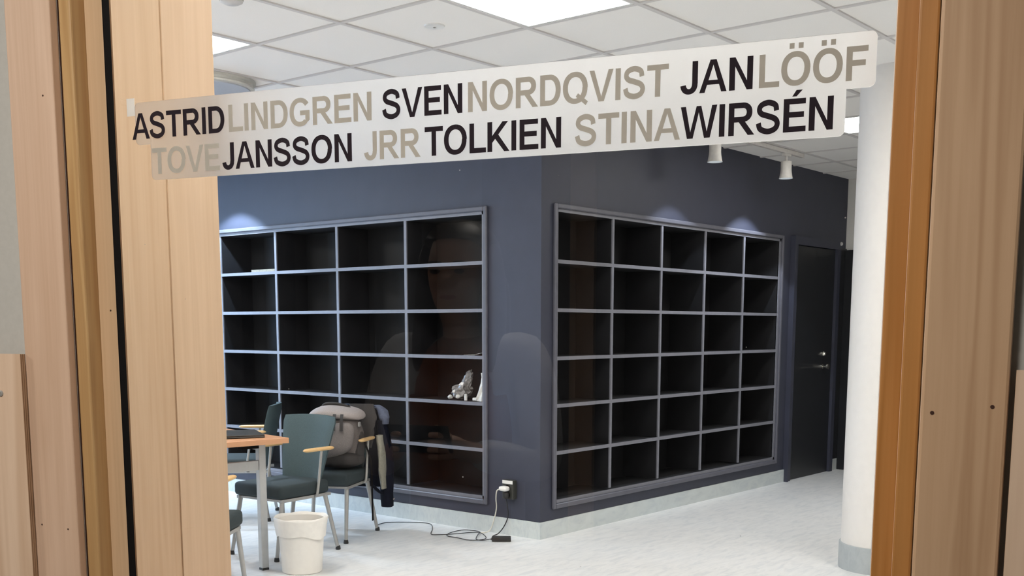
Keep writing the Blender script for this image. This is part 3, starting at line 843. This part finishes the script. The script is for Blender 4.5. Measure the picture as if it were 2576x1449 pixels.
chair.location = (-1.292, 0.961, 0); chair.rotation_euler = (0, 0, math.radians(185.3))
CH1 = dup(chair, (-0.695, 2.19, 0), math.radians(134.5), 'green upholstered armchair standing farthest back, near the shelf wall')
CH3 = dup(chair, (-0.765, 1.125, 0), math.radians(207), 'green upholstered armchair loaded with a backpack and jackets')
CH4 = dup(chair, (-2.361, 0.317, 0), math.radians(36), 'green upholstered armchair half hidden by the window frame, near the bin')

# ------------------------------------------------------------------ table
TZ = 0.75
ta = math.atan2(0.062, -0.405) + PI
tb = thing('meeting_table', 'beech topped meeting table with grey steel legs and rail', 'table', (-1.624, 0.466, 0), ta)
# local x runs back along the near edge (negative = away behind the frame), local y across
obj('tabletop', bx(-1.8, 0.0, 0.0, 0.80, TZ - 0.030, TZ, 0.003), M_TABLE, tb)
for x in (-0.085, -1.715):
    for y in (0.165, 0.64):
        a = B(); box(a, x - 0.021, x + 0.021, y - 0.021, y + 0.021, 0.012, TZ - 0.0305, None, 0.004, 2)
        lg = obj('leg', a, M_STEELT, tb)
        obj('foot_cap', bx(x - 0.020, x + 0.020, y - 0.020, y + 0.020, 0.0, 0.0118), M_FOOT, lg)
for y in (0.165, 0.64):
    obj('rail', bx(-1.693, -0.107, y - 0.015, y + 0.015, 0.565, 0.618, 0.002), M_STEELT, tb)
for x in (-0.085, -1.715):
    obj('cross_rail', bx(x - 0.015, x + 0.015, 0.187, 0.618, TZ - 0.075, TZ - 0.032), M_STEELT, tb)
obj('cable_box', bx(-0.21, -0.112, 0.13, 0.19, TZ - 0.062, TZ - 0.031, 0.003), M_BLACK, tb)

lp = thing('laptop', 'closed dark laptop lying on the table', 'laptop', (-1.70, 0.545, TZ), math.radians(62))
obj('base_shell', bx(0.0, 0.33, 0.02, 0.25, 0.002, 0.011, 0.003), M_LAPTOP, lp)
obj('lid', bx(0.0, 0.33, 0.02, 0.25, 0.0115, 0.019, 0.003), M_LAPTOP, lp)
obj('hinge', bx(0.05, 0.28, 0.2502, 0.256, 0.005, 0.016, 0.002), M_BLACK, lp)

# ------------------------------------------------------------------ waste bin
bn = thing('waste_bin', 'white plastic waste bin with a folded liner beside the table leg', 'bin', (-1.572, 0.446, 0), 0)
a = B(); lathe(a, [(0.0, 0.0), (0.104, 0.0), (0.110, 0.006), (0.128, 0.27), (0.132, 0.30), (0.127, 0.30), (0.106, 0.012), (0.0, 0.012)], 48)
smooth(fixn(obj('bucket', a, M_BIN, bn)), 40)
a = B(); rings = []
for k, (r, z) in enumerate([(0.115, 0.12), (0.126, 0.27), (0.135, 0.300), (0.146, 0.312), (0.1495, 0.306), (0.147, 0.296), (0.139, 0.262), (0.1345, 0.235), (0.131, 0.205)]):
    ring = []
    for i in range(64):
        q = 2 * PI * i / 64
        w_ = 0.0018 * math.sin(7 * q + k) + 0.0012 * math.sin(17 * q + 2 * k)
        zz = z + (0.010 * math.sin(2 * q + 0.6) + 0.006 * math.sin(5 * q) if k >= 7 else 0.0025 * math.sin(6 * q + k) if k >= 2 else 0)
        rr_ = r + abs(w_) + (0.004 if (k in (6, 7)) and math.sin(q - 0.8) > 0.3 else 0)
        ring.append((rr_ * math.cos(q), rr_ * math.sin(q), zz))
    rings.append(ring)
loft(a, rings, cap=False); smooth(obj('liner', a, M_LINER, bn), 80)

# ------------------------------------------------------------------ backpack on the third chair
def blob(bm, c, s, rot=0.0, n=18, m=12, p=3.0, fn=None):
    """superellipsoid lump"""
    def sg(v, e): return math.copysign(abs(v) ** e, v)
    e = 2.0 / p
    rings = []
    cr, sr = math.cos(rot), math.sin(rot)
    for j in range(m + 1):
        ph = -PI / 2 + PI * (j + 0.02) / (m + 0.04)
        ring = []
        for i in range(n):
            q = 2 * PI * i / n
            v = Vector((s[0] * sg(math.cos(ph), e) * sg(math.cos(q), e), s[1] * sg(math.cos(ph), e) * sg(math.sin(q), e), s[2] * sg(math.sin(ph), e)))
            if fn: v = fn(v)
            ring.append((c[0] + cr * v.x - sr * v.y, c[1] + sr * v.x + cr * v.y, c[2] + v.z))
        rings.append(ring)
    loft(bm, rings)
def crease(v, amp=0.006, k=26.0, ph=0.0):
    w_ = amp * (math.sin(k * v.z + 9 * v.y + ph) * 0.6 + math.sin(k * 0.7 * v.y - 14 * v.z + ph * 2) * 0.5)
    L = math.hypot(v.x, v.y) + 1e-6
    return Vector((v.x + v.x / L * w_, v.y + v.y / L * w_, v.z + w_ * 0.5))
cx3, cy3, ca3 = CH3.location.x, CH3.location.y, CH3.rotation_euler.z
bp = thing('backpack', 'grey-brown canvas backpack with a pale lid on the loaded chair', 'backpack', (cx3, cy3, 0.446), ca3)
def part(nm, mat, ang=60, **kw):
    a = B(); blob(a, **kw); return smooth(fixn(obj(nm, a, mat, bp)), ang)
body = part('body', M_BAG, c=(-0.060, 0.020, 0.175), s=(0.105, 0.178, 0.178), p=3.0, n=40, m=26, fn=lambda v: crease(v, 0.009, 30))
part('base_panel', M_BAGD, c=(-0.050, 0.020, 0.058), s=(0.120, 0.184, 0.057), p=3.2, n=40, m=18, fn=lambda v: crease(v, 0.008, 24, 1))
part('lid', M_BAGL, c=(-0.070, 0.022, 0.358), s=(0.118, 0.186, 0.040), p=2.5, n=40, m=18, fn=lambda v: crease(Vector((v.x, v.y, v.z - 0.12 * v.x - 0.9 * v.y * v.y)), 0.008, 34, 2))
pk = part('front_pocket', plain('mid_grey_canvas', (0.19, 0.165, 0.155), 0.85, var=0.2, scale=250, bump=0.3), c=(0.052, 0.035, 0.178), s=(0.050, 0.150, 0.108), p=2.6, n=40, m=24, fn=lambda v: crease(Vector((v.x, v.y, v.z + 0.25 * v.y)), 0.010, 30, 3))
part('side_pocket', M_BAGD, c=(-0.060, 0.176, 0.150), s=(0.060, 0.030, 0.090), p=2.6, n=24, m=16, fn=lambda v: crease(v, 0.006, 30, 4))
a = B(); tube(a, spline([(-0.10, -0.09, 0.378), (-0.09, -0.06, 0.405), (-0.085, 0.02, 0.408), (-0.09, 0.09, 0.392), (-0.10, 0.115, 0.372)], 6), 0.009, 8); smooth(obj('carry_handle', a, M_BAGD, bp), 60)
a = B()
for k, y in enumerate((0.06, 0.11)):
    p_ = spline([(0.055, y, 0.352), (0.095, y + 0.01, 0.315), (0.108, y + 0.012, 0.25)], 6)
    for q0, q1 in zip(p_[:-1], p_[1:]):
        loft(a, [[(q0.x, q0.y - 0.010, q0.z), (q0.x, q0.y + 0.010, q0.z), (q0.x + 0.003, q0.y + 0.010, q0.z), (q0.x + 0.003, q0.y - 0.010, q0.z)], [(q1.x, q1.y - 0.010, q1.z), (q1.x, q1.y + 0.010, q1.z), (q1.x + 0.003, q1.y + 0.010, q1.z), (q1.x + 0.003, q1.y - 0.010, q1.z)]])
obj('lid_strap', a, M_BAGD, bp)
bk = B(); box(bk, -0.020, 0.012, 0.199, 0.209, 0.270, 0.300, None, 0.003, 1); obj('buckle', bk, M_STEEL, bp)
# side strap hanging by the near side down to the floor
a = B()
P = spline([(-0.085, 0.188, 0.20), (-0.100, 0.238, 0.05), (-0.102, 0.244, -0.12), (-0.104, 0.246, -0.355)], 6)
for q0, q1 in zip(P[:-1], P[1:]):
    loft(a, [[(q0.x - 0.013, q0.y, q0.z), (q0.x + 0.013, q0.y, q0.z), (q0.x + 0.013, q0.y + 0.003, q0.z), (q0.x - 0.013, q0.y + 0.003, q0.z)], [(q1.x - 0.013, q1.y, q1.z), (q1.x + 0.013, q1.y, q1.z), (q1.x + 0.013, q1.y + 0.003, q1.z), (q1.x - 0.013, q1.y + 0.003, q1.z)]])
obj('hanging_strap', a, M_BLACK, bp)

# ------------------------------------------------------------------ jackets over the back of that chair
def drape(nm, mat, root, pts, wid, thick, seed):
    """soft hanging sleeve or panel: loft of flattened rings along a path; wid/thick per control point"""
    P = spline(pts, 6); n = len(P)
    a = B(); rings = []
    for k, p in enumerate(P):
        f = k / (n - 1) * (len(wid) - 1); i = min(int(f), len(wid) - 2); g = f - i
        w_ = wid[i] * (1 - g) + wid[i + 1] * g; h_ = thick[i] * (1 - g) + thick[i + 1] * g
        ring = []
        for j in range(16):
            q = 2 * PI * j / 16
            rr_ = 1 + 0.10 * math.sin(3 * q + seed + k * 0.5) + 0.05 * math.sin(5 * q + k * 0.9)
            ring.append((p.x + h_ * math.cos(q) * rr_, p.y + w_ * math.sin(q) * rr_, p.z))
        rings.append(ring)
    loft(a, rings)
    return smooth(fixn(obj(nm, a, mat, root)), 70)
jk = thing('jacket', 'navy jacket with beige lining hanging over the loaded chair back', 'jacket', (cx3, cy3, 0), ca3)
drape('collar', M_BLUECLOTH, jk, [(-0.275, -0.12, 0.812), (-0.272, 0.0, 0.838), (-0.262, 0.10, 0.836), (-0.255, 0.20, 0.820)], [0.04, 0.05, 0.05, 0.04], [0.03, 0.03, 0.03, 0.03], 1)
drape('front_fold', M_BAGD, jk, [(-0.235, 0.135, 0.845), (-0.222, 0.150, 0.76), (-0.208, 0.155, 0.66), (-0.196, 0.150, 0.56)], [0.085, 0.085, 0.075, 0.06], [0.014, 0.016, 0.016, 0.012], 7)
drape('back_panel', M_NAVYCLOTH, jk, [(-0.315, 0.02, 0.82), (-0.335, 0.03, 0.62), (-0.345, 0.03, 0.45), (-0.350, 0.03, 0.28)], [0.20, 0.22, 0.23, 0.22], [0.012, 0.016, 0.018, 0.016], 2)
drape('sleeve', M_NAVYCLOTH, jk, [(-0.300, 0.250, 0.735), (-0.325, 0.262, 0.60), (-0.335, 0.268, 0.40), (-0.338, 0.270, 0.15)], [0.030, 0.040, 0.042, 0.040], [0.045, 0.058, 0.062, 0.052], 3)
drape('lining', M_BEIGE, jk, [(-0.250, 0.252, 0.64), (-0.252, 0.262, 0.52), (-0.258, 0.266, 0.40), (-0.268, 0.268, 0.28)], [0.020, 0.022, 0.020, 0.014], [0.042, 0.052, 0.050, 0.040], 4)
drape('hood', M_BLUECLOTH, jk, [(-0.275, 0.225, 0.835), (-0.285, 0.258, 0.80), (-0.292, 0.272, 0.755), (-0.298, 0.274, 0.71)], [0.026, 0.034, 0.034, 0.020], [0.032, 0.040, 0.048, 0.034], 5)
obj('cuff_label', bx(-0.362, -0.330, 0.3112, 0.3125, 0.195, 0.205), M_BAGL, jk)
drape('hem', M_NAVYCLOTH, jk, [(-0.12, 0.236, 0.325), (-0.19, 0.246, 0.285), (-0.25, 0.25, 0.255), (-0.31, 0.252, 0.235)], [0.010, 0.012, 0.012, 0.010], [0.02, 0.022, 0.022, 0.02], 6)

# ------------------------------------------------------------------ socket, plugs, cords, adapter
so = thing('wall_socket', 'black double wall socket with white label near the wall corner', 'socket', (0, 0.235, 0.305), 0)
obj('housing', bx(-0.042, 0.0, -0.045, 0.045, -0.062, 0.062, 0.004), M_SOCKET, so)
obj('label_strip', bx(-0.0428, -0.0421, -0.043, 0.043, 0.038, 0.060), M_PAPER, so)
for z in (-0.034, 0.010):
    a = B(); lathe(a, [(0.0, 0), (0.021, 0), (0.021, 0.0008), (0.0185, 0.0008), (0.0185, 0.0004), (0.0, 0.0004)], 20, True, Matrix.Translation((-0.0421, 0.0, z)) @ Matrix.Rotation(-PI / 2, 4, 'Y'))
    fixn(obj('outlet', a, M_BLACK, so))
pw = thing('power_plug', 'white plug and cord in the upper socket outlet', 'plug', (-0.0432, 0.235, 0.315), 0)
a = B(); blob(a, (-0.027, 0.004, 0.0), (0.026, 0.036, 0.017), 0.0, 16, 10, 3.0); smooth(fixn(obj('plug_body', a, M_PLUG, pw)), 50)
a = B(); tube(a, spline([(-0.035, 0.034, -0.006), (-0.032, 0.062, -0.020), (-0.010, 0.088, -0.075), (0.018, 0.108, -0.140), (0.020, 0.125, -0.205), (0.006, 0.150, -0.290), (-0.020, 0.175, -0.3095), (-0.045, 0.20, -0.3105)], 8), 0.0042, 8); smooth(obj('cord', a, M_WCORD, pw), 60)
pa = thing('power_adapter', 'black laptop adapter with looped black cord on the floor', 'adapter', (-0.205, 0.148, 0), math.radians(-50))
obj('adapter_brick', bx(-0.060, 0.060, -0.024, 0.024, 0.001, 0.031, 0.004), M_FOOT, pa)
wld = Matrix.Translation((-0.205, 0.148, 0)) @ Matrix.Rotation(math.radians(-50), 4, 'Z'); inv = wld.inverted()
def L(*ps): return [inv @ Vector(p) for p in ps]
a = B(); blob(a, tuple(inv @ Vector((-0.062, 0.228, 0.271))), (0.018, 0.018, 0.022), 0, 12, 8, 3.0); smooth(fixn(obj('plug_body', a, M_FOOT, pa)), 50)
a = B(); tube(a, spline(L((-0.064, 0.23, 0.252), (-0.040, 0.238, 0.20), (-0.022, 0.246, 0.13), (-0.026, 0.275, 0.06), (-0.055, 0.30, 0.012), (-0.12, 0.29, 0.005), (-0.20, 0.235, 0.006), (-0.245, 0.200, 0.012)), 8), 0.0036, 8); smooth(obj('mains_cord', a, M_CORD, pa), 60)
a = B(); tube(a, spline(L((-0.243, 0.196, 0.016), (-0.285, 0.235, 0.008), (-0.275, 0.30, 0.006), (-0.16, 0.385, 0.010), (-0.075, 0.445, 0.006), (-0.06, 0.52, 0.005), (-0.10, 0.585, 0.005), (-0.23, 0.57, 0.007), (-0.31, 0.52, 0.005), (-0.315, 0.42, 0.005), (-0.33, 0.32, 0.006), (-0.305, 0.24, 0.013), (-0.225, 0.26, 0.013), (-0.12, 0.40, 0.012), (-0.13, 0.48, 0.006), (-0.24, 0.50, 0.011), (-0.33, 0.56, 0.011), (-0.335, 0.64, 0.005), (-0.20, 0.76, 0.004), (-0.075, 0.89, 0.004), (-0.060, 0.98, 0.004), (-0.13, 1.10, 0.004), (-0.22, 1.18, 0.004), (-0.33, 1.165, 0.004)), 8), 0.0027, 8); smooth(obj('output_cord', a, M_CORD, pa), 60)

# ------------------------------------------------------------------ odds and ends on the shelves
zs3, zs4 = rows[3] + TH / 2, rows[4] + TH / 2
pbg = thing('plastic_bag', 'crumpled clear plastic bag of small things on the shelf', 'plastic bag', (0.14, 0.80, zs4), 0)
rnd = random.Random(3)
a = B()
bmesh.ops.create_icosphere(a, subdivisions=3, radius=1.0)
for v in a.verts:
    k = 1 + 0.22 * rnd.uniform(-1, 1)
    x, y, z = v.co * k
    v.co = (x * 0.055, y * 0.075 + (0.0 if z < 0 else -0.02 * z), max(0.001, 0.055 + z * 0.055))
obj('heap', a, M_PLASTIC, pbg)
a = B()
bmesh.ops.create_icosphere(a, subdivisions=3, radius=1.0)
for v in a.verts:
    k = 1 + 0.20 * rnd.uniform(-1, 1)
    x, y, z = v.co * k
    v.co = (0.01 + x * 0.022, -0.045 + y * 0.042 - 0.03 * z, 0.125 + z * 0.075)
obj('gathered_top', a, M_PLASTIC, pbg)
for (x, y, z, s) in ((-0.052, 0.055, 0.016, 0.016), (-0.048, 0.02, 0.055, 0.014), (-0.054, -0.02, 0.022, 0.018)):
    a = B(); bmesh.ops.create_icosphere(a, subdivisions=2, radius=s)
    for v in a.verts: v.co = (x + v.co.x * rnd.uniform(0.8, 1.2), y + v.co.y * rnd.uniform(0.8, 1.3), max(0.001, z + v.co.z * rnd.uniform(0.8, 1.2)))
    obj('wrapped_piece', a, M_PAPER, pbg)
vial = thing('small_bottle', 'small white capped bottle beside the plastic bag', 'bottle', (0.07, 0.695, zs4), 0)
a = B(); lathe(a, [(0.0, 0), (0.011, 0), (0.011, 0.030), (0.0, 0.030)], 18); smooth(obj('body', a, M_PLUG, vial), 40)
a = B(); lathe(a, [(0.0, 0.0302), (0.0095, 0.0302), (0.0095, 0.043), (0.0, 0.045)], 18); smooth(obj('cap', a, M_PAPER, vial), 40)
wb = thing('paper_bag', 'white crumpled paper bag at the shelf end', 'paper bag', (0.09, 0.545, zs4), 0)
a = B(); rings = []
for k, (sx, sy, z) in enumerate(((0.055, 0.050, 0.001), (0.056, 0.052, 0.03), (0.044, 0.040, 0.07), (0.026, 0.028, 0.12), (0.012, 0.022, 0.16), (0.018, 0.030, 0.185))):
    rings.append([(sx * math.cos(q) * rnd.uniform(0.85, 1.15), sy * math.sin(q) * rnd.uniform(0.85, 1.15), z + rnd.uniform(0, 0.004)) for q in [2 * PI * i / 14 for i in range(14)]])
loft(a, rings); fixn(obj('bag_body', a, M_PAPER, wb))
a = B(); box(a, -0.030, 0.022, 0.045, 0.085, 0.001, 0.022, None, 0.004, 1); obj('folded_flap', a, M_PAPER, wb)
ps = thing('paper_sheet', 'curled white paper on the shelf above the plastic bag', 'paper', (0.10, 0.595, zs3), 0)
a = B(); rings = []
for k in range(9):
    f = k / 8; y = 0.09 - 0.19 * f
    z = 0.001 + 0.022 * max(0, f - 0.35) ** 1.2 * (1.6 if f > 0.5 else 1)
    rings.append([(-0.06, y, z), (0.08, y, z + 0.006 * f), (0.08, y, z + 0.0015 + 0.006 * f), (-0.06, y, z + 0.0015)])
loft(a, rings); fixn(obj('sheet', a, M_PAPER, ps))
tag(obj('reflection_strip', bx(0.03, 0.28, 2.64, 2.93, rows[1] + TH / 2 + 0.0005, rows[1] + TH / 2 + 0.020), M_BEIGE), 'beige strip imitating a reflection in a top shelf cell', 'reflection strip')  # beige solid standing in for a reflection in the glass

# ================================================================== THE HALL BEHIND THE CAMERA (seen only as reflections)
HB = -5.2                           # hall depth (window local y)
hall = lambda nm, bm, mat, lab, cat: tag(obj(nm, bm, mat, None, G0, GROT), lab, cat, kind='structure')
hall('floor_hall', bx(-4.2, 3.6, HB, N_FACE, 0.001, 0.004), M_HALLFLOOR, 'dark floor of the hall', 'floor')
hall('ceiling_hall', bx(-4.2, 3.6, HB, N_FACE, H, H + 0.02), M_TILE, 'white ceiling of the hall', 'ceiling')
hall('wall_hall_side', bx(-4.3, -4.2, HB, N_FACE, 0, H), M_CURTAIN, 'grey side wall of the hall', 'wall')
hall('wall_hall_end', bx(3.6, 3.7, HB, N_FACE, 0, H), M_GREYWALL, 'grey end wall of the hall', 'wall')
hall('wall_hall_back', bx(-4.2, 3.6, HB - 0.1, HB, 0, H), M_CURTAIN, 'dark back wall of the hall', 'wall')
for u, n, lab in ((-0.35, -1.50, 'square warm ceiling panel of the hall beside the window'), (-3.3, -1.7, 'square warm ceiling panel at the far end of the hall')):
    p = wl(u, n, H - 0.014)
    t = ceiling_light('ceiling_light', p, lab, None, M_HPANEL); t.rotation_euler.z = GROT

hall('trim_2', bx(-1.79, -1.63, HB, HB + 0.05, 0, H), M_CASING, 'pale wooden post on the back wall of the hall', 'post')

# ------------------------------------------------------------------ person beside the photographer: stands left of the frame, mirrored faintly in the pane
def skin_mesh(name, nodes, edges, mat, parent, sub=2):
    """nodes: {key: ((x,y,z), radius or (rx,ry))}; first node is the root"""
    keys = list(nodes); idx = {k: i for i, k in enumerate(keys)}
    me = bpy.data.meshes.new(name)
    me.from_pydata([nodes[k][0] for k in keys], [(idx[a_], idx[b_]) for a_, b_ in edges], [])
    o = bpy.data.objects.new(name, me); C.objects.link(o)
    o.modifiers.new('skin', 'SKIN').use_smooth_shade = True
    for i, k in enumerate(keys):
        r = nodes[k][1]
        me.skin_vertices[0].data[i].radius = r if isinstance(r, tuple) else (r, r)
        me.skin_vertices[0].data[i].use_root = (i == 0)
    o.modifiers.new('sub', 'SUBSURF').levels = sub
    bpy.context.view_layer.update()
    m2 = bpy.data.meshes.new_from_object(o.evaluated_get(bpy.context.evaluated_depsgraph_get()))
    bpy.data.objects.remove(o)
    m2.name = name
    r_ = obj(name, m2, None, parent); m2.materials.clear(); m2.materials.append(mat)
    return smooth(r_)
M_SKIN = plain('skin', (0.50, 0.30, 0.22), 0.5, var=0.06)
M_HAIR = plain('dark_hair', (0.014, 0.010, 0.009), 0.5, var=0.3, scale=80)
M_JACKET = plain('pale_grey_jacket', (0.42, 0.43, 0.46), 0.8, var=0.06)
M_RUST = plain('rust_knit_top', (0.25, 0.075, 0.02), 0.9, var=0.2, scale=200)
M_TROUSER = plain('dark_trousers', (0.02, 0.021, 0.026), 0.8)
pp = wl(-0.56, -1.0, 0.004)
per = thing('person', 'person in a pale jacket and rust top looking down at a phone', 'person', pp, GROT + math.radians(-8))
N = {'pelvis': ((0, 0, 0.84), (0.085, 0.070)), 'waist': ((0, -0.01, 1.0), (0.085, 0.065)), 'chest': ((0, -0.01, 1.16), (0.090, 0.065)), 'neckb': ((0, -0.005, 1.300), 0.055), 'neck': ((0, 0.002, 1.355), 0.046),
     'jaw': ((0, 0.040, 1.400), (0.052, 0.066)), 'face': ((0, 0.038, 1.462), (0.073, 0.086)), 'brow': ((0, 0.024, 1.525), (0.076, 0.088)), 'crown': ((0, 0.008, 1.572), (0.056, 0.062)), 'nose': ((0, 0.140, 1.450), 0.010)}
Ed = [('pelvis', 'waist'), ('waist', 'chest'), ('chest', 'neckb'), ('neckb', 'neck'), ('neck', 'jaw'), ('jaw', 'face'), ('face', 'brow'), ('brow', 'crown'), ('face', 'nose')]
for t_, sg in (('l', -1), ('r', 1)):
    N.update({'sh' + t_: ((sg * 0.160, -0.012, 1.295), 0.044), 'el' + t_: ((sg * 0.215, 0.030, 1.005), 0.038), 'wr' + t_: ((sg * 0.085, 0.235, 1.065), 0.024), 'pa' + t_: ((sg * 0.060, 0.285, 1.082), (0.030, 0.016)),
              'hip' + t_: ((sg * 0.085, 0, 0.80), 0.080), 'kn' + t_: ((sg * 0.09, 0.02, 0.46), 0.052), 'an' + t_: ((sg * 0.09, -0.02, 0.085), 0.036), 'toe' + t_: ((sg * 0.10, 0.12, 0.035), 0.030)})
    Ed += [('chest', 'sh' + t_), ('sh' + t_, 'el' + t_), ('el' + t_, 'wr' + t_), ('wr' + t_, 'pa' + t_), ('pelvis', 'hip' + t_), ('hip' + t_, 'kn' + t_), ('kn' + t_, 'an' + t_), ('an' + t_, 'toe' + t_)]
    for f_, (off, ln) in enumerate(((-0.024, 0.030), (-0.008, 0.036), (0.008, 0.034), (0.024, 0.027))):
        b0 = Vector((sg * 0.060, 0.285, 1.082)) + Vector((0, 0.022, off))
        k0, k1, k2 = 'f%d0%s' % (f_, t_), 'f%d1%s' % (f_, t_), 'f%d2%s' % (f_, t_)
        N[k0] = (tuple(b0), 0.0085); N[k1] = (tuple(b0 + Vector((-sg * 0.006, ln, 0.004))), 0.008); N[k2] = (tuple(b0 + Vector((-sg * 0.028, ln + 0.016, 0.006))), 0.007)
        Ed += [('pa' + t_, k0), (k0, k1), (k1, k2)]
    N['t0' + t_] = ((sg * 0.046, 0.278, 1.112), 0.010); N['t1' + t_] = ((sg * 0.026, 0.296, 1.124), 0.009)
    Ed += [('pa' + t_, 't0' + t_), ('t0' + t_, 't1' + t_)]
body_o = skin_mesh('body', N, Ed, M_SKIN, per)
J = {'chest': ((0, -0.040, 1.165), (0.172, 0.104)), 'waist': ((0, -0.040, 1.0), (0.166, 0.106)), 'hem': ((0, -0.036, 0.70), (0.172, 0.112)), 'col': ((0, -0.045, 1.320), (0.088, 0.060))}
JE = [('chest', 'waist'), ('waist', 'hem'), ('chest', 'col')]
for t_, sg in (('l', -1), ('r', 1)):
    J.update({'sh' + t_: ((sg * 0.172, -0.008, 1.305), 0.066), 'el' + t_: ((sg * 0.222, 0.028, 1.002), 0.056), 'wr' + t_: ((sg * 0.096, 0.218, 1.060), 0.040)})
    JE += [('chest', 'sh' + t_), ('sh' + t_, 'el' + t_), ('el' + t_, 'wr' + t_)]
skin_mesh('jacket', J, JE, M_JACKET, per)
KN = {'chest': ((0, 0.002, 1.17), (0.150, 0.104)), 'waist': ((0, 0.006, 1.0), (0.140, 0.102)), 'hip': ((0, 0.004, 0.74), (0.152, 0.116)), 'col': ((0, -0.002, 1.300), (0.070, 0.060)), 'col2': ((0, 0.006, 1.335), (0.056, 0.054))}
skin_mesh('knit_top', KN, [('chest', 'waist'), ('waist', 'hip'), ('chest', 'col'), ('col', 'col2')], M_RUST, per)
T_ = {'p': ((0, 0, 0.86), (0.100, 0.085))}; TE = []
for t_, sg in (('l', -1), ('r', 1)):
    T_.update({'h' + t_: ((sg * 0.080, 0, 0.74), 0.086), 'k' + t_: ((sg * 0.09, 0.02, 0.46), 0.068), 'a' + t_: ((sg * 0.09, -0.018, 0.10), 0.056)})
    TE += [('p', 'h' + t_), ('h' + t_, 'k' + t_), ('k' + t_, 'a' + t_)]
skin_mesh('trousers', T_, TE, M_TROUSER, per)
for sg in (-1, 1):
    a = B(); blob(a, (sg * 0.097, 0.050, 0.040), (0.045, 0.130, 0.039), 0, 20, 12, 2.6, lambda v: Vector((v.x, v.y, v.z * (1.0 if v.y < 0 else 1 - 2.2 * v.y)))); smooth(fixn(obj('shoe', a, M_BLACK, per)), 60)
def hairline(v):               # open the front of the hair below the fringe
    if v.y > 0.0 and v.z < 0.045:
        k = min(1.0, (0.045 - v.z) / 0.03)
        return Vector((v.x * (1 + 0.05 * k), v.y * (1 - 0.85 * k), v.z))
    return v
a = B(); blob(a, (0, -0.006, 1.510), (0.096, 0.110, 0.096), 0, 40, 28, 2.2, hairline); hr = smooth(fixn(obj('hair', a, M_HAIR, per)), 80)
a = B(); blob(a, (0, -0.062, 1.375), (0.108, 0.050, 0.155), 0, 32, 22, 2.6); smooth(fixn(obj('hair_back', a, M_HAIR, hr)), 80)
for sg in (-1, 1):
    a = B(); blob(a, (sg * 0.086, 0.004, 1.390), (0.026, 0.056, 0.160), 0, 24, 20, 2.4, lambda v, sg=sg: Vector((v.x + sg * 0.10 * (-v.z) * (0.5 if v.z < 0 else 0.2), v.y + 0.25 * max(0, -v.z), v.z))); smooth(fixn(obj('hair_lock', a, M_HAIR, hr)), 80)
    a = B(); blob(a, (sg * 0.030, 0.112, 1.476), (0.013, 0.006, 0.006), 0, 12, 8, 2.0); smooth(fixn(obj('eye', a, M_HAIR, per)), 60)
    a = B(); blob(a, (sg * 0.031, 0.110, 1.497), (0.018, 0.005, 0.004), 0, 12, 8, 2.0); smooth(fixn(obj('eyebrow', a, M_HAIR, per)), 60)
a = B(); blob(a, (0, 0.106, 1.416), (0.022, 0.007, 0.006), 0, 14, 8, 2.0); smooth(fixn(obj('lips', a, plain('lips', (0.34, 0.12, 0.10), 0.4), per)), 60)
ph_m = Matrix.Translation((0, 0.322, 1.098)) @ Matrix.Rotation(math.radians(-32), 4, 'X')
phn = thing('phone', 'dark phone held in both hands of the person', 'phone', pp, GROT + math.radians(-8))
a = B(); box(a, -0.075, 0.075, -0.006, 0.002, -0.037, 0.037, None, 0.002, 1)
for v in a.verts: v.co = ph_m @ v.co
obj('case', a, M_BLACK, phn)
a = B(); box(a, -0.070, 0.070, -0.0072, -0.0062, -0.034, 0.034)
for v in a.verts: v.co = ph_m @ v.co
obj('screen', a, plain('black_screen', (0.01, 0.01, 0.012), 0.15), phn)

# pleated curtain along the back of the hall
ct = thing('curtain', 'long grey pleated curtain along the back of the hall', 'curtain', G0, GROT)
M_PLEAT = plain('grey_blue_curtain', (0.20, 0.205, 0.225), 0.9, var=0.1, scale=6)
a = B(); rows_ = [[], []]
for k in range(241):
    f = k / 240.0
    if f < 0.6: u, n, du, dn = -2.35 - 1.75 * f / 0.6, HB + 0.14, 0, 1
    else: u, n, du, dn = -4.10, HB + 0.14 + 2.2 * (f - 0.6) / 0.4, 1, 0
    w_ = 0.055 * math.sin(k * 0.62) + 0.02 * math.sin(k * 0.23 + 1)
    for r_, z in ((0, 0.03), (1, H - 0.06)):
        rows_[r_].append((u + du * w_, n + dn * w_, z))
loft(a, rows_, cap=False, closed=False); smooth(obj('cloth', a, M_PLEAT, ct))
a = B(); tube(a, [(-2.30, HB + 0.14, H - 0.045), (-4.10, HB + 0.14, H - 0.045), (-4.10, HB + 2.36, H - 0.045)], 0.012, 10); obj('rail', a, M_STEEL, ct)
